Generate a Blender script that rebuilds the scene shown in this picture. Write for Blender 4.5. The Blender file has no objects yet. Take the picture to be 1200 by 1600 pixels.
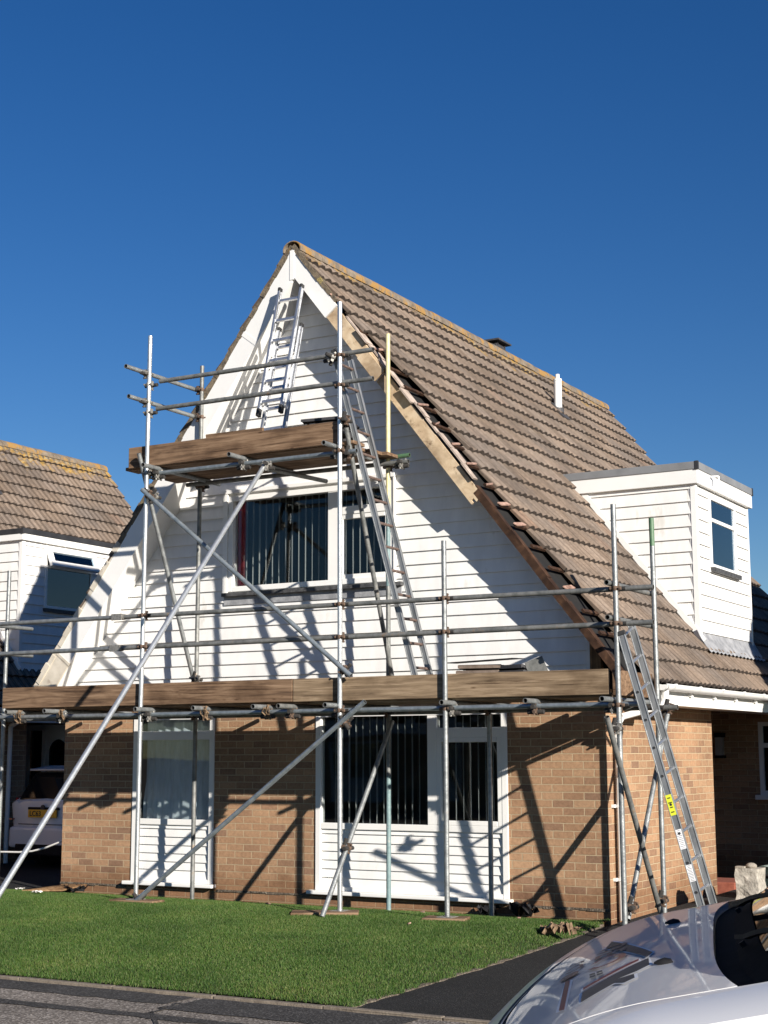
import bpy, bmesh, math, random
import numpy as np
from mathutils import Vector, Matrix

random.seed(7); RNG = np.random.default_rng(7)
scene = bpy.context.scene
COL = scene.collection
PI = math.pi

# ------------------------------------------------------------------ camera
CAM = np.array([5.574, -14.028, 1.578]); FPX = 2365.08
PITCH, YAW, ROLL = 0.158305, 0.521627, -0.0034013
def cam_axes():
    cy, sy, cp, sp = math.cos(YAW), math.sin(YAW), math.cos(PITCH), math.sin(PITCH)
    f = np.array([-sy*cp, cy*cp, sp]); r = np.array([cy, sy, 0.0]); u = np.cross(r, f)
    cr, sr = math.cos(ROLL), math.sin(ROLL)
    return np.array([cr*r+sr*u, -sr*r+cr*u, f])
AX = cam_axes()
cam = bpy.data.cameras.new('camera'); cam.sensor_fit = 'VERTICAL'; cam.sensor_height = 36.0
cam.lens = FPX/1600*36.0; cam.clip_start = 0.05; cam.clip_end = 2000
cam_o = bpy.data.objects.new('camera', cam); COL.objects.link(cam_o)
cam_o.matrix_world = Matrix(((AX[0][0], AX[1][0], -AX[2][0], CAM[0]), (AX[0][1], AX[1][1], -AX[2][1], CAM[1]),
                             (AX[0][2], AX[1][2], -AX[2][2], CAM[2]), (0, 0, 0, 1)))
scene.camera = cam_o
def at(px, py, axis, val):
    """the world point seen at photo pixel (px, py) on the plane axis = val"""
    r = AX.T @ np.array([(px-600)/FPX, -(py-800)/FPX, 1.0]); k = 'xyz'.index(axis)
    return CAM + (val-CAM[k])/r[k]*r

# ------------------------------------------------------------------ light
SUN_TO = Vector((1.84, -1.0, 0.72)).normalized()
EL = math.asin(SUN_TO.z)
w = bpy.data.worlds.new('World'); scene.world = w; w.use_nodes = True
nt = w.node_tree; bg = nt.nodes['Background']
sky = nt.nodes.new('ShaderNodeTexSky'); sky.sky_type = 'NISHITA'; sky.sun_disc = False
sky.sun_elevation = EL; sky.sun_rotation = math.atan2(SUN_TO.x, SUN_TO.y)
sky.air_density = 1.0; sky.dust_density = 0.0; sky.ozone_density = 4.0; sky.altitude = 0
hs = nt.nodes.new('ShaderNodeHueSaturation'); hs.inputs['Hue'].default_value = 0.512; hs.inputs['Saturation'].default_value = 1.26; hs.inputs['Value'].default_value = 1.02
nt.links.new(sky.outputs[0], hs.inputs['Color']); nt.links.new(hs.outputs[0], bg.inputs[0]); bg.inputs[1].default_value = 0.05
sun = bpy.data.lights.new('sun', 'SUN'); sun.energy = 5.0; sun.angle = math.radians(0.5); sun.color = (1.0, 0.935, 0.85)
sun_o = bpy.data.objects.new('sun', sun); COL.objects.link(sun_o)
sun_o.location = SUN_TO*60; sun_o.rotation_euler = (-SUN_TO).to_track_quat('-Z', 'Y').to_euler()
scene.view_settings.view_transform = 'Standard'; scene.view_settings.look = 'None'
scene.view_settings.exposure = 0.75; scene.view_settings.gamma = 1.0

# ------------------------------------------------------------------ materials
MATS = {}
def newmat(name):
    m = bpy.data.materials.new(name); m.use_nodes = True; MATS[name] = m
    return m, m.node_tree.nodes, m.node_tree.links, m.node_tree.nodes['Principled BSDF']
def N(nodes, t, **kw):
    n = nodes.new(t)
    for k, v in kw.items():
        if k in n.bl_rna.properties: setattr(n, k, v)
        else: n.inputs[k].default_value = v
    return n
def ramp(nodes, stops):
    r = nodes.new('ShaderNodeValToRGB'); e = r.color_ramp.elements
    while len(e) < len(stops): e.new(0.5)
    for i, (p, c) in enumerate(stops): e[i].position = p; e[i].color = (*c, 1) if len(c) == 3 else c
    return r
def coords(nodes, links, scale=(1, 1, 1), out='Object'):
    tc = nodes.new('ShaderNodeTexCoord'); mp = nodes.new('ShaderNodeMapping'); mp.inputs['Scale'].default_value = scale
    links.new(tc.outputs[out], mp.inputs[0]); return mp.outputs[0]
def noisy(name, c1, c2, scale=8, rough=0.6, metal=0.0, detail=6, stretch=(1, 1, 1), bump=0.0, bscale=None, lo=0.35, hi=0.65, spec=0.5, coat=0.0, c3=None, s3=1.5, t3=0.6):
    m, n, l, b = newmat(name)
    v = coords(n, l, stretch)
    t = N(n, 'ShaderNodeTexNoise', Scale=scale, Detail=detail, Roughness=0.6); l.new(v, t.inputs['Vector'])
    r = ramp(n, [(lo, c1), (hi, c2)]); l.new(t.outputs[0], r.inputs[0]); out = r.outputs[0]
    if c3 is not None:
        t3n = N(n, 'ShaderNodeTexNoise', Scale=s3, Detail=8, Roughness=0.65); l.new(v, t3n.inputs['Vector'])
        r3 = ramp(n, [(t3, (0, 0, 0)), (t3+0.08, (1, 1, 1))]); l.new(t3n.outputs[0], r3.inputs[0])
        mx = N(n, 'ShaderNodeMixRGB'); l.new(r3.outputs[0], mx.inputs[0]); l.new(out, mx.inputs[1]); mx.inputs[2].default_value = (*c3, 1); out = mx.outputs[0]
    l.new(out, b.inputs['Base Color']); b.inputs['Roughness'].default_value = rough; b.inputs['Metallic'].default_value = metal
    b.inputs['Specular IOR Level'].default_value = spec; b.inputs['Coat Weight'].default_value = coat
    if bump:
        t2 = N(n, 'ShaderNodeTexNoise', Scale=bscale or scale*4, Detail=4); l.new(v, t2.inputs['Vector'])
        bp = N(n, 'ShaderNodeBump', Strength=min(1, bump), Distance=0.01); l.new(t2.outputs[0], bp.inputs['Height']); l.new(bp.outputs[0], b.inputs['Normal'])
    return m

def brick_mat(name, base, dark, light, mortar):
    m, n, l, b = newmat(name)
    uv = n.new('ShaderNodeUVMap'); uv.uv_map = 'UVMap'
    br = N(n, 'ShaderNodeTexBrick', Scale=1.0, offset=0.5)
    br.inputs['Brick Width'].default_value = 0.225; br.inputs['Row Height'].default_value = 0.075
    br.inputs['Mortar Size'].default_value = 0.0055; br.inputs['Mortar Smooth'].default_value = 0.25; br.inputs['Bias'].default_value = 0.0
    br.inputs['Color1'].default_value = (0, 0, 0, 1); br.inputs['Color2'].default_value = (1, 1, 1, 1); br.inputs['Mortar'].default_value = (0.5, 0.5, 0.5, 1)
    wob = N(n, 'ShaderNodeTexNoise', Scale=9.0, Detail=3); l.new(uv.outputs[0], wob.inputs['Vector'])
    wm = N(n, 'ShaderNodeVectorMath', operation='MULTIPLY_ADD'); l.new(wob.outputs['Color'], wm.inputs[0]); wm.inputs[1].default_value = (0.012, 0.008, 0); l.new(uv.outputs[0], wm.inputs[2])
    l.new(wm.outputs[0], br.inputs['Vector'])
    rp = ramp(n, [(0.0, dark), (0.3, base), (0.7, tuple(0.5*(a+c) for a, c in zip(base, light))), (1.0, light)])
    l.new(br.outputs['Color'], rp.inputs[0])
    ns = N(n, 'ShaderNodeTexNoise', Scale=28.0, Detail=8, Roughness=0.7); l.new(uv.outputs[0], ns.inputs['Vector'])
    mv = N(n, 'ShaderNodeMixRGB', blend_type='OVERLAY', Fac=0.55); l.new(rp.outputs[0], mv.inputs[1]); l.new(ns.outputs[0], mv.inputs[2])
    big = N(n, 'ShaderNodeTexNoise', Scale=0.9, Detail=5); l.new(uv.outputs[0], big.inputs['Vector'])
    rb = ramp(n, [(0.35, (0.78, 0.76, 0.74)), (0.62, (1.08, 1.04, 1.0))]); l.new(big.outputs[0], rb.inputs[0])
    mb = N(n, 'ShaderNodeMixRGB', blend_type='MULTIPLY', Fac=1.0); l.new(mv.outputs[0], mb.inputs[1]); l.new(rb.outputs[0], mb.inputs[2])
    mm = N(n, 'ShaderNodeMixRGB'); l.new(br.outputs['Fac'], mm.inputs[0]); l.new(mb.outputs[0], mm.inputs[1]); mm.inputs[2].default_value = (*mortar, 1)
    # efflorescence and rising damp above the ground
    sx = n.new('ShaderNodeSeparateXYZ'); l.new(uv.outputs[0], sx.inputs[0])
    dm = N(n, 'ShaderNodeTexNoise', Scale=5.0, Detail=6); l.new(uv.outputs[0], dm.inputs['Vector'])
    ad = N(n, 'ShaderNodeMath', operation='MULTIPLY_ADD'); l.new(dm.outputs[0], ad.inputs[0]); ad.inputs[1].default_value = -0.35; l.new(sx.outputs[1], ad.inputs[2])
    dr = ramp(n, [(0.0, (0.62, 0.55, 0.5)), (0.16, (1, 1, 1))]); l.new(ad.outputs[0], dr.inputs[0])
    md = N(n, 'ShaderNodeMixRGB', blend_type='MULTIPLY', Fac=0.8); l.new(mm.outputs[0], md.inputs[1]); l.new(dr.outputs[0], md.inputs[2])
    l.new(md.outputs[0], b.inputs['Base Color']); b.inputs['Roughness'].default_value = 0.85; b.inputs['Specular IOR Level'].default_value = 0.25
    iv = N(n, 'ShaderNodeMath', operation='SUBTRACT'); iv.inputs[0].default_value = 1.0; l.new(br.outputs['Fac'], iv.inputs[1])
    hs = N(n, 'ShaderNodeMath', operation='MULTIPLY_ADD'); l.new(ns.outputs[0], hs.inputs[0]); hs.inputs[1].default_value = 0.35; l.new(iv.outputs[0], hs.inputs[2])
    bp = N(n, 'ShaderNodeBump', Strength=0.9, Distance=0.010); l.new(hs.outputs[0], bp.inputs['Height']); l.new(bp.outputs[0], b.inputs['Normal'])
    return m

def tile_mat(name, lichen):
    m, n, l, b = newmat(name)
    uv = n.new('ShaderNodeUVMap'); uv.uv_map = 'UVMap'
    fl = N(n, 'ShaderNodeVectorMath', operation='FLOOR'); l.new(uv.outputs[0], fl.inputs[0])
    wn = N(n, 'ShaderNodeTexWhiteNoise', noise_dimensions='3D'); l.new(fl.outputs[0], wn.inputs['Vector'])
    rt = ramp(n, [(0.0, (0.158, 0.121, 0.094)), (0.5, (0.195, 0.152, 0.121)), (0.97, (0.228, 0.182, 0.148)), (1.0, (0.215, 0.15, 0.112))]); l.new(wn.outputs['Value'], rt.inputs[0])
    v = coords(n, l)
    n1 = N(n, 'ShaderNodeTexNoise', Scale=24.0, Detail=9, Roughness=0.75); l.new(v, n1.inputs['Vector'])
    ov = N(n, 'ShaderNodeMixRGB', blend_type='OVERLAY', Fac=0.75); l.new(rt.outputs[0], ov.inputs[1]); l.new(n1.outputs[0], ov.inputs[2])
    # darker channels between the ribs, broken up by noise
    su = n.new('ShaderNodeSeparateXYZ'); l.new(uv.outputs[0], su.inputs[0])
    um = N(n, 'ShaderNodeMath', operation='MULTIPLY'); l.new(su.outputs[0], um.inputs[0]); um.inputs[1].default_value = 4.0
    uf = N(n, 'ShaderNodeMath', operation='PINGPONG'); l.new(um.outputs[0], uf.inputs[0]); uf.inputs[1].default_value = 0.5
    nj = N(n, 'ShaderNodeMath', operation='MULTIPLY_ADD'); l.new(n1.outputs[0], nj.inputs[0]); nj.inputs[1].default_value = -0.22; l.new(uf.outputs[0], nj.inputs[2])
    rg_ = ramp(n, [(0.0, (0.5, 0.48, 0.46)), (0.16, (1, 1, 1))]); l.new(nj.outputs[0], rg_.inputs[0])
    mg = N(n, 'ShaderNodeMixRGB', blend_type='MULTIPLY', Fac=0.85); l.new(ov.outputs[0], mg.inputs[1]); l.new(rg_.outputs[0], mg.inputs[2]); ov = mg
    n2 = N(n, 'ShaderNodeTexNoise', Scale=1.1, Detail=6, Roughness=0.65); l.new(v, n2.inputs['Vector'])
    r2 = ramp(n, [(0.38, (0.72, 0.74, 0.76)), (0.6, (1.08, 1.05, 1.0))]); l.new(n2.outputs[0], r2.inputs[0])
    mu = N(n, 'ShaderNodeMixRGB', blend_type='MULTIPLY', Fac=1.0); l.new(ov.outputs[0], mu.inputs[1]); l.new(r2.outputs[0], mu.inputs[2])
    # lichen, thick at the ridge, a few spots lower down
    tc = n.new('ShaderNodeTexCoord'); sp = n.new('ShaderNodeSeparateXYZ'); l.new(tc.outputs['Object'], sp.inputs[0])
    mr = N(n, 'ShaderNodeMapRange'); l.new(sp.outputs[2], mr.inputs[0]); mr.inputs[1].default_value = 7.25-0.75; mr.inputs[2].default_value = 7.35; mr.inputs[3].default_value = -0.12; mr.inputs[4].default_value = lichen
    n3 = N(n, 'ShaderNodeTexNoise', Scale=3.2, Detail=9, Roughness=0.72); l.new(v, n3.inputs['Vector'])
    ad = N(n, 'ShaderNodeMath', operation='ADD'); l.new(n3.outputs[0], ad.inputs[0]); l.new(mr.outputs[0], ad.inputs[1])
    r3 = ramp(n, [(0.6, (0, 0, 0)), (0.72, (1, 1, 1))]); l.new(ad.outputs[0], r3.inputs[0])
    n4 = N(n, 'ShaderNodeTexNoise', Scale=11.0, Detail=5); l.new(v, n4.inputs['Vector'])
    rc = ramp(n, [(0.35, (0.20, 0.13, 0.04)), (0.5, (0.36, 0.21, 0.045)), (0.62, (0.27, 0.23, 0.15))]); l.new(n4.outputs[0], rc.inputs[0])
    mx = N(n, 'ShaderNodeMixRGB'); l.new(r3.outputs[0], mx.inputs[0]); l.new(mu.outputs[0], mx.inputs[1]); l.new(rc.outputs[0], mx.inputs[2])
    l.new(mx.outputs[0], b.inputs['Base Color']); b.inputs['Roughness'].default_value = 0.9; b.inputs['Specular IOR Level'].default_value = 0.2
    bp = N(n, 'ShaderNodeBump', Strength=0.5, Distance=0.006); l.new(n1.outputs[0], bp.inputs['Height']); l.new(bp.outputs[0], b.inputs['Normal'])
    return m

def wood_mat(name, c1, c2, c3, rough=0.8, axis='x', knots=True):
    m, n, l, b = newmat(name)
    st = {'x': (0.6, 9, 9), 'y': (9, 0.6, 9), 'z': (9, 9, 0.6), 'slope': (2.2, 9, 2.2)}[axis]
    v = coords(n, l, st)
    t = N(n, 'ShaderNodeTexNoise', Scale=3.0, Detail=9, Roughness=0.62, Distortion=0.6); l.new(v, t.inputs['Vector'])
    r = ramp(n, [(0.3, c1), (0.5, c2), (0.7, c3)]); l.new(t.outputs[0], r.inputs[0])
    v2 = coords(n, l, (1, 1.5, 1.5)); t2 = N(n, 'ShaderNodeTexNoise', Scale=2.6, Detail=5); l.new(v2, t2.inputs['Vector'])
    r2 = ramp(n, [(0.36, (0.5, 0.46, 0.43)), (0.52, (1, 1, 1))]); l.new(t2.outputs[0], r2.inputs[0])
    mu = N(n, 'ShaderNodeMixRGB', blend_type='MULTIPLY', Fac=0.75); l.new(r.outputs[0], mu.inputs[1]); l.new(r2.outputs[0], mu.inputs[2]); out = mu.outputs[0]
    v4 = coords(n, l, {'x': (0.35, 16, 16), 'y': (16, .35, 16), 'z': (16, 16, .35), 'slope': (1.6, 14, 1.6)}[axis]); t4 = N(n, 'ShaderNodeTexNoise', Scale=2.2, Detail=6, Roughness=0.7); l.new(v4, t4.inputs['Vector'])
    r4 = ramp(n, [(0.36, (0.32, 0.27, 0.24)), (0.43, (1, 1, 1)), (0.66, (1, 1, 1)), (0.76, (1.25, 1.24, 1.22))]); l.new(t4.outputs[0], r4.inputs[0])
    m4 = N(n, 'ShaderNodeMixRGB', blend_type='MULTIPLY', Fac=0.9); l.new(out, m4.inputs[1]); l.new(r4.outputs[0], m4.inputs[2]); out = m4.outputs[0]
    if knots:
        v3 = coords(n, l, (2.2, 7, 7)); vo = N(n, 'ShaderNodeTexVoronoi', Scale=1.3); l.new(v3, vo.inputs['Vector'])
        rk = ramp(n, [(0.03, (0.28, 0.2, 0.15)), (0.11, (1, 1, 1))]); l.new(vo.outputs['Distance'], rk.inputs[0])
        mk = N(n, 'ShaderNodeMixRGB', blend_type='MULTIPLY', Fac=0.8); l.new(out, mk.inputs[1]); l.new(rk.outputs[0], mk.inputs[2]); out = mk.outputs[0]
    l.new(out, b.inputs['Base Color']); b.inputs['Roughness'].default_value = rough; b.inputs['Specular IOR Level'].default_value = 0.25
    bp = N(n, 'ShaderNodeBump', Strength=0.35, Distance=0.004); l.new(t.outputs[0], bp.inputs['Height']); l.new(bp.outputs[0], b.inputs['Normal'])
    return m

def glass_mat(name, tint=(0.9, 0.95, 0.95), ior=1.5, boost=1.0):
    m, n, l, b = newmat(name); n.remove(b)
    tr = N(n, 'ShaderNodeBsdfTransparent'); tr.inputs[0].default_value = (*tint, 1)
    gl = N(n, 'ShaderNodeBsdfGlossy', Roughness=0.012); gl.inputs[0].default_value = (1, 1, 1, 1)
    v = coords(n, l); t = N(n, 'ShaderNodeTexNoise', Scale=0.9, Detail=1); l.new(v, t.inputs['Vector'])
    bp = N(n, 'ShaderNodeBump', Strength=0.05, Distance=0.05); l.new(t.outputs[0], bp.inputs['Height']); l.new(bp.outputs[0], gl.inputs['Normal'])
    fr = N(n, 'ShaderNodeFresnel', IOR=ior)
    mu = N(n, 'ShaderNodeMath', operation='MULTIPLY'); mu.use_clamp = True; l.new(fr.outputs[0], mu.inputs[0]); mu.inputs[1].default_value = boost
    mx = N(n, 'ShaderNodeMixShader'); l.new(mu.outputs[0], mx.inputs[0]); l.new(tr.outputs[0], mx.inputs[1]); l.new(gl.outputs[0], mx.inputs[2])
    l.new(mx.outputs[0], n['Material Output'].inputs[0])
    return m

def gravelly(name, c1, c2, speck, scale=140, rough=0.9, bump=0.6, patch=(0.8, 1.1)):
    m, n, l, b = newmat(name)
    v = coords(n, l)
    vo = N(n, 'ShaderNodeTexVoronoi', Scale=scale); l.new(v, vo.inputs['Vector'])
    sp = n.new('ShaderNodeSeparateColor'); l.new(vo.outputs['Color'], sp.inputs[0])
    r = ramp(n, [(0.0, c1), (0.7, c2), (0.93, speck)]); l.new(sp.outputs[0], r.inputs[0])
    t = N(n, 'ShaderNodeTexNoise', Scale=1.3, Detail=7, Roughness=0.6); l.new(v, t.inputs['Vector'])
    rr = ramp(n, [(0.35, (patch[0],)*3), (0.65, (patch[1],)*3)]); l.new(t.outputs[0], rr.inputs[0])
    mu = N(n, 'ShaderNodeMixRGB', blend_type='MULTIPLY', Fac=1.0); l.new(r.outputs[0], mu.inputs[1]); l.new(rr.outputs[0], mu.inputs[2])
    l.new(mu.outputs[0], b.inputs['Base Color']); b.inputs['Roughness'].default_value = rough; b.inputs['Specular IOR Level'].default_value = 0.3
    bp = N(n, 'ShaderNodeBump', Strength=bump, Distance=0.006); l.new(vo.outputs['Distance'], bp.inputs['Height']); l.new(bp.outputs[0], b.inputs['Normal'])
    return m

def island_mat(name, cols, rough=0.6, nscale=1.2, spec=0.3, transl=0.0):
    """colour varies from blade to blade and in soft patches"""
    m, n, l, b = newmat(name)
    g = n.new('ShaderNodeNewGeometry'); r = ramp(n, [(i/(len(cols)-1), c) for i, c in enumerate(cols)]); l.new(g.outputs['Random Per Island'], r.inputs[0])
    v = coords(n, l); t = N(n, 'ShaderNodeTexNoise', Scale=nscale, Detail=5); l.new(v, t.inputs['Vector'])
    rr = ramp(n, [(0.33, (0.68, 0.74, 0.66)), (0.5, (1, 1, 1)), (0.68, (1.32, 1.14, 1.25))]); l.new(t.outputs[0], rr.inputs[0])
    mu = N(n, 'ShaderNodeMixRGB', blend_type='MULTIPLY', Fac=1.0); l.new(r.outputs[0], mu.inputs[1]); l.new(rr.outputs[0], mu.inputs[2])
    l.new(mu.outputs[0], b.inputs['Base Color']); b.inputs['Roughness'].default_value = rough; b.inputs['Specular IOR Level'].default_value = spec
    return m

brick_mat('brick', (0.325, 0.196, 0.116), (0.24, 0.148, 0.098), (0.395, 0.252, 0.152), (0.45, 0.345, 0.22))
tile_mat('tile', 0.21); tile_mat('tile_mossy', 0.33)
noisy('ridge_mat', (0.12, 0.095, 0.07), (0.24, 0.195, 0.145), 6, 0.95, bump=0.6, c3=(0.3, 0.17, 0.05), s3=5.5, t3=0.48)
noisy('upvc', (0.715, 0.705, 0.68), (0.80, 0.79, 0.76), 3.2, 0.42, spec=0.4, stretch=(2.2, 2.2, .7), c3=(0.64, 0.62, 0.57), s3=1.6, t3=0.62)
noisy('trim', (0.76, 0.75, 0.72), (0.81, 0.80, 0.77), 2.0, 0.3)
noisy('grp', (0.52, 0.47, 0.38), (0.66, 0.6, 0.5), 6, 0.7, c3=(0.4, 0.34, 0.27), s3=5)
noisy('mortar', (0.07, 0.058, 0.045), (0.2, 0.155, 0.1), 14, 0.95, bump=0.8, c3=(0.3, 0.24, 0.09), s3=6)
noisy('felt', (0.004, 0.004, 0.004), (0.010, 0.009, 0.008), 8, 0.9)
noisy('undercloak', (0.28, 0.22, 0.18), (0.5, 0.41, 0.34), 9, 0.9, bump=0.4)
noisy('terracotta', (0.16, 0.09, 0.065), (0.42, 0.27, 0.21), 14, 0.9, bump=0.4)
noisy('edge_grey', (0.17, 0.175, 0.18), (0.22, 0.225, 0.23), 3, 0.5)
noisy('edge_black', (0.02, 0.02, 0.022), (0.035, 0.035, 0.037), 3, 0.5)
noisy('lead', (0.2, 0.205, 0.215), (0.36, 0.365, 0.375), 9, 0.6, bump=0.3)
noisy('galv', (0.19, 0.2, 0.2), (0.33, 0.345, 0.34), 14, 0.48, 0.55, bump=0.25, c3=(0.34, 0.31, 0.27), s3=5, t3=0.63)
noisy('galv_bright', (0.50, 0.52, 0.52), (0.64, 0.66, 0.66), 18, 0.36, 0.75, bump=0.12)
noisy('galv_blue', (0.2, 0.235, 0.255), (0.34, 0.38, 0.4), 16, 0.42, 0.6, bump=0.15)
noisy('galv_dull', (0.13, 0.135, 0.128), (0.25, 0.25, 0.235), 12, 0.55, 0.4, bump=0.25, c3=(0.26, 0.19, 0.13), s3=6, t3=0.62)
noisy('paint_cream', (0.58, 0.49, 0.24), (0.68, 0.6, 0.35), 25, 0.5, bump=0.2, c3=(0.4, 0.36, 0.25), s3=14, t3=0.66)
noisy('paint_teal', (0.13, 0.20, 0.205), (0.20, 0.28, 0.28), 20, 0.5, bump=0.2, c3=(0.35, 0.36, 0.33), s3=12, t3=0.6)
noisy('paint_green', (0.06, 0.14, 0.07), (0.12, 0.2, 0.11), 20, 0.5)
noisy('tube_bore', (0.02, 0.02, 0.02), (0.04, 0.035, 0.03), 20, 0.9)
noisy('coupler_rust', (0.085, 0.055, 0.04), (0.2, 0.135, 0.095), 40, 0.75, 0.35, bump=0.4)
noisy('coupler_steel', (0.22, 0.21, 0.19), (0.42, 0.40, 0.36), 40, 0.55, 0.6, bump=0.3)
wood_mat('board', (0.075, 0.045, 0.028), (0.19, 0.118, 0.07), (0.30, 0.20, 0.125), 0.85, 'x')
wood_mat('board_grey', (0.11, 0.075, 0.046), (0.25, 0.178, 0.11), (0.37, 0.275, 0.18), 0.85, 'x')
wood_mat('raw_timber', (0.4, 0.28, 0.17), (0.56, 0.43, 0.28), (0.66, 0.54, 0.38), 0.85, 'slope', False)
wood_mat('rafter', (0.02, 0.01, 0.006), (0.05, 0.025, 0.014), (0.115, 0.06, 0.033), 0.8, 'slope', False)
wood_mat('post_wood', (0.13, 0.07, 0.035), (0.26, 0.155, 0.075), (0.36, 0.23, 0.12), 0.8, 'z', False)
glass_mat('glass', (0.9, 0.93, 0.93), 1.5, 0.6); glass_mat('glass_blue', (0.5, 0.6, 0.68), 1.6, 1.8)
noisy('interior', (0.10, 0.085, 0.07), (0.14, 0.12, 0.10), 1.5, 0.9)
noisy('blind', (0.66, 0.66, 0.64), (0.74, 0.74, 0.72), 3, 0.8)
noisy('net', (0.55, 0.6, 0.64), (0.7, 0.74, 0.78), 30, 0.95, stretch=(1, 1, 0.2))
noisy('red_cloth', (0.34, 0.015, 0.03), (0.48, 0.03, 0.05), 5, 0.9)
noisy('sill_dark', (0.03, 0.03, 0.032), (0.09, 0.09, 0.09), 20, 0.6)
noisy('aluminium', (0.55, 0.56, 0.57), (0.7, 0.71, 0.72), 22, 0.34, 0.85, bump=0.08, stretch=(1, 1, 0.3))
noisy('aluminium_worn', (0.24, 0.25, 0.25), (0.38, 0.39, 0.39), 16, 0.42, 0.6, bump=0.1, stretch=(1, 1, 0.3))
noisy('rung_brown', (0.13, 0.085, 0.07), (0.24, 0.17, 0.14), 25, 0.6, 0.4)
noisy('rubber', (0.015, 0.015, 0.016), (0.03, 0.03, 0.03), 20, 0.7)
noisy('stone', (0.28, 0.26, 0.22), (0.48, 0.44, 0.37), 14, 0.95, bump=1.0, bscale=30, c3=(0.16, 0.15, 0.12), s3=9)
noisy('kerb', (0.13, 0.105, 0.08), (0.21, 0.175, 0.135), 16, 0.95, bump=0.5)
noisy('concrete', (0.25, 0.22, 0.18), (0.37, 0.33, 0.27), 16, 0.95, bump=0.5)
noisy('plastic_black', (0.010, 0.010, 0.011), (0.018, 0.018, 0.02), 30, 0.6, spec=0.15)
noisy('plastic_green', (0.36, 0.46, 0.42), (0.42, 0.52, 0.48), 5, 0.4)
noisy('car_white', (0.68, 0.69, 0.71), (0.72, 0.73, 0.75), 2, 0.25, coat=0.6)
noisy('matt_black', (0.005, 0.005, 0.0055), (0.009, 0.009, 0.01), 30, 0.8, spec=0.04)
noisy('plate_yellow', (0.75, 0.38, 0.02), (0.8, 0.43, 0.03), 10, 0.35)
noisy('ink', (0.012, 0.012, 0.013), (0.02, 0.02, 0.02), 10, 0.5)
noisy('car_glass', (0.006, 0.007, 0.009), (0.009, 0.01, 0.012), 3, 0.05)
noisy('tail_red', (0.25, 0.01, 0.01), (0.32, 0.015, 0.015), 8, 0.15, coat=0.5)
noisy('van_paint', (0.66, 0.66, 0.66), (0.69, 0.69, 0.69), 1.2, 0.35, 0.0, coat=0.45, spec=0.3)
noisy('van_glass', (0.008, 0.009, 0.011), (0.012, 0.013, 0.016), 3, 0.03, spec=0.7)
noisy('decal_dark', (0.03, 0.032, 0.038), (0.045, 0.047, 0.055), 12, 0.45, spec=0.12)
noisy('decal_red', (0.17, 0.022, 0.03), (0.22, 0.03, 0.04), 12, 0.45, spec=0.12)
noisy('decal_brown', (0.27, 0.12, 0.09), (0.33, 0.15, 0.11), 12, 0.45, spec=0.12)
noisy('decal_white', (0.8, 0.8, 0.8), (0.84, 0.84, 0.84), 12, 0.5, spec=0.2)
noisy('label_yellow', (0.66, 0.68, 0.03), (0.72, 0.74, 0.05), 12, 0.5)
noisy('rope_white', (0.6, 0.58, 0.54), (0.72, 0.7, 0.66), 40, 0.8)
noisy('leaf', (0.09, 0.055, 0.03), (0.27, 0.18, 0.105), 20, 0.85)
noisy('tile_edge', (0.028, 0.02, 0.015), (0.07, 0.052, 0.04), 16, 0.95)  # dark tile lips: the gap shadow under each course put into the colour
noisy('tile_plain', (0.12, 0.09, 0.07), (0.19, 0.145, 0.115), 14, 0.9, bump=0.3)
noisy('slate', (0.03, 0.03, 0.033), (0.06, 0.058, 0.06), 9, 0.6, bump=0.3)
noisy('brick_red_step', (0.22, 0.06, 0.035), (0.32, 0.1, 0.06), 20, 0.85)
noisy('lamp_glass', (0.3, 0.3, 0.3), (0.36, 0.36, 0.36), 6, 0.3)
gravelly('asphalt', (0.095, 0.082, 0.07), (0.215, 0.185, 0.155), (0.38, 0.34, 0.3), 75)
gravelly('asphalt_patch', (0.028, 0.026, 0.025), (0.05, 0.047, 0.044), (0.11, 0.105, 0.1), 85, 0.85)
gravelly('tarmac_new', (0.008, 0.008, 0.008), (0.016, 0.016, 0.016), (0.036, 0.035, 0.034), 110, 0.9, 0.8)
gravelly('soil', (0.02, 0.03, 0.01), (0.03, 0.045, 0.014), (0.05, 0.05, 0.025), 90)
gravelly('earth', (0.07, 0.055, 0.04), (0.13, 0.105, 0.08), (0.2, 0.17, 0.13), 60)
island_mat('grass_blade', [(0.019, 0.052, 0.006), (0.037, 0.09, 0.0105), (0.06, 0.118, 0.018), (0.14, 0.155, 0.055)])
noisy('far_wall', (0.14, 0.08, 0.05), (0.18, 0.11, 0.07), 4, 0.9)

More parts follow.
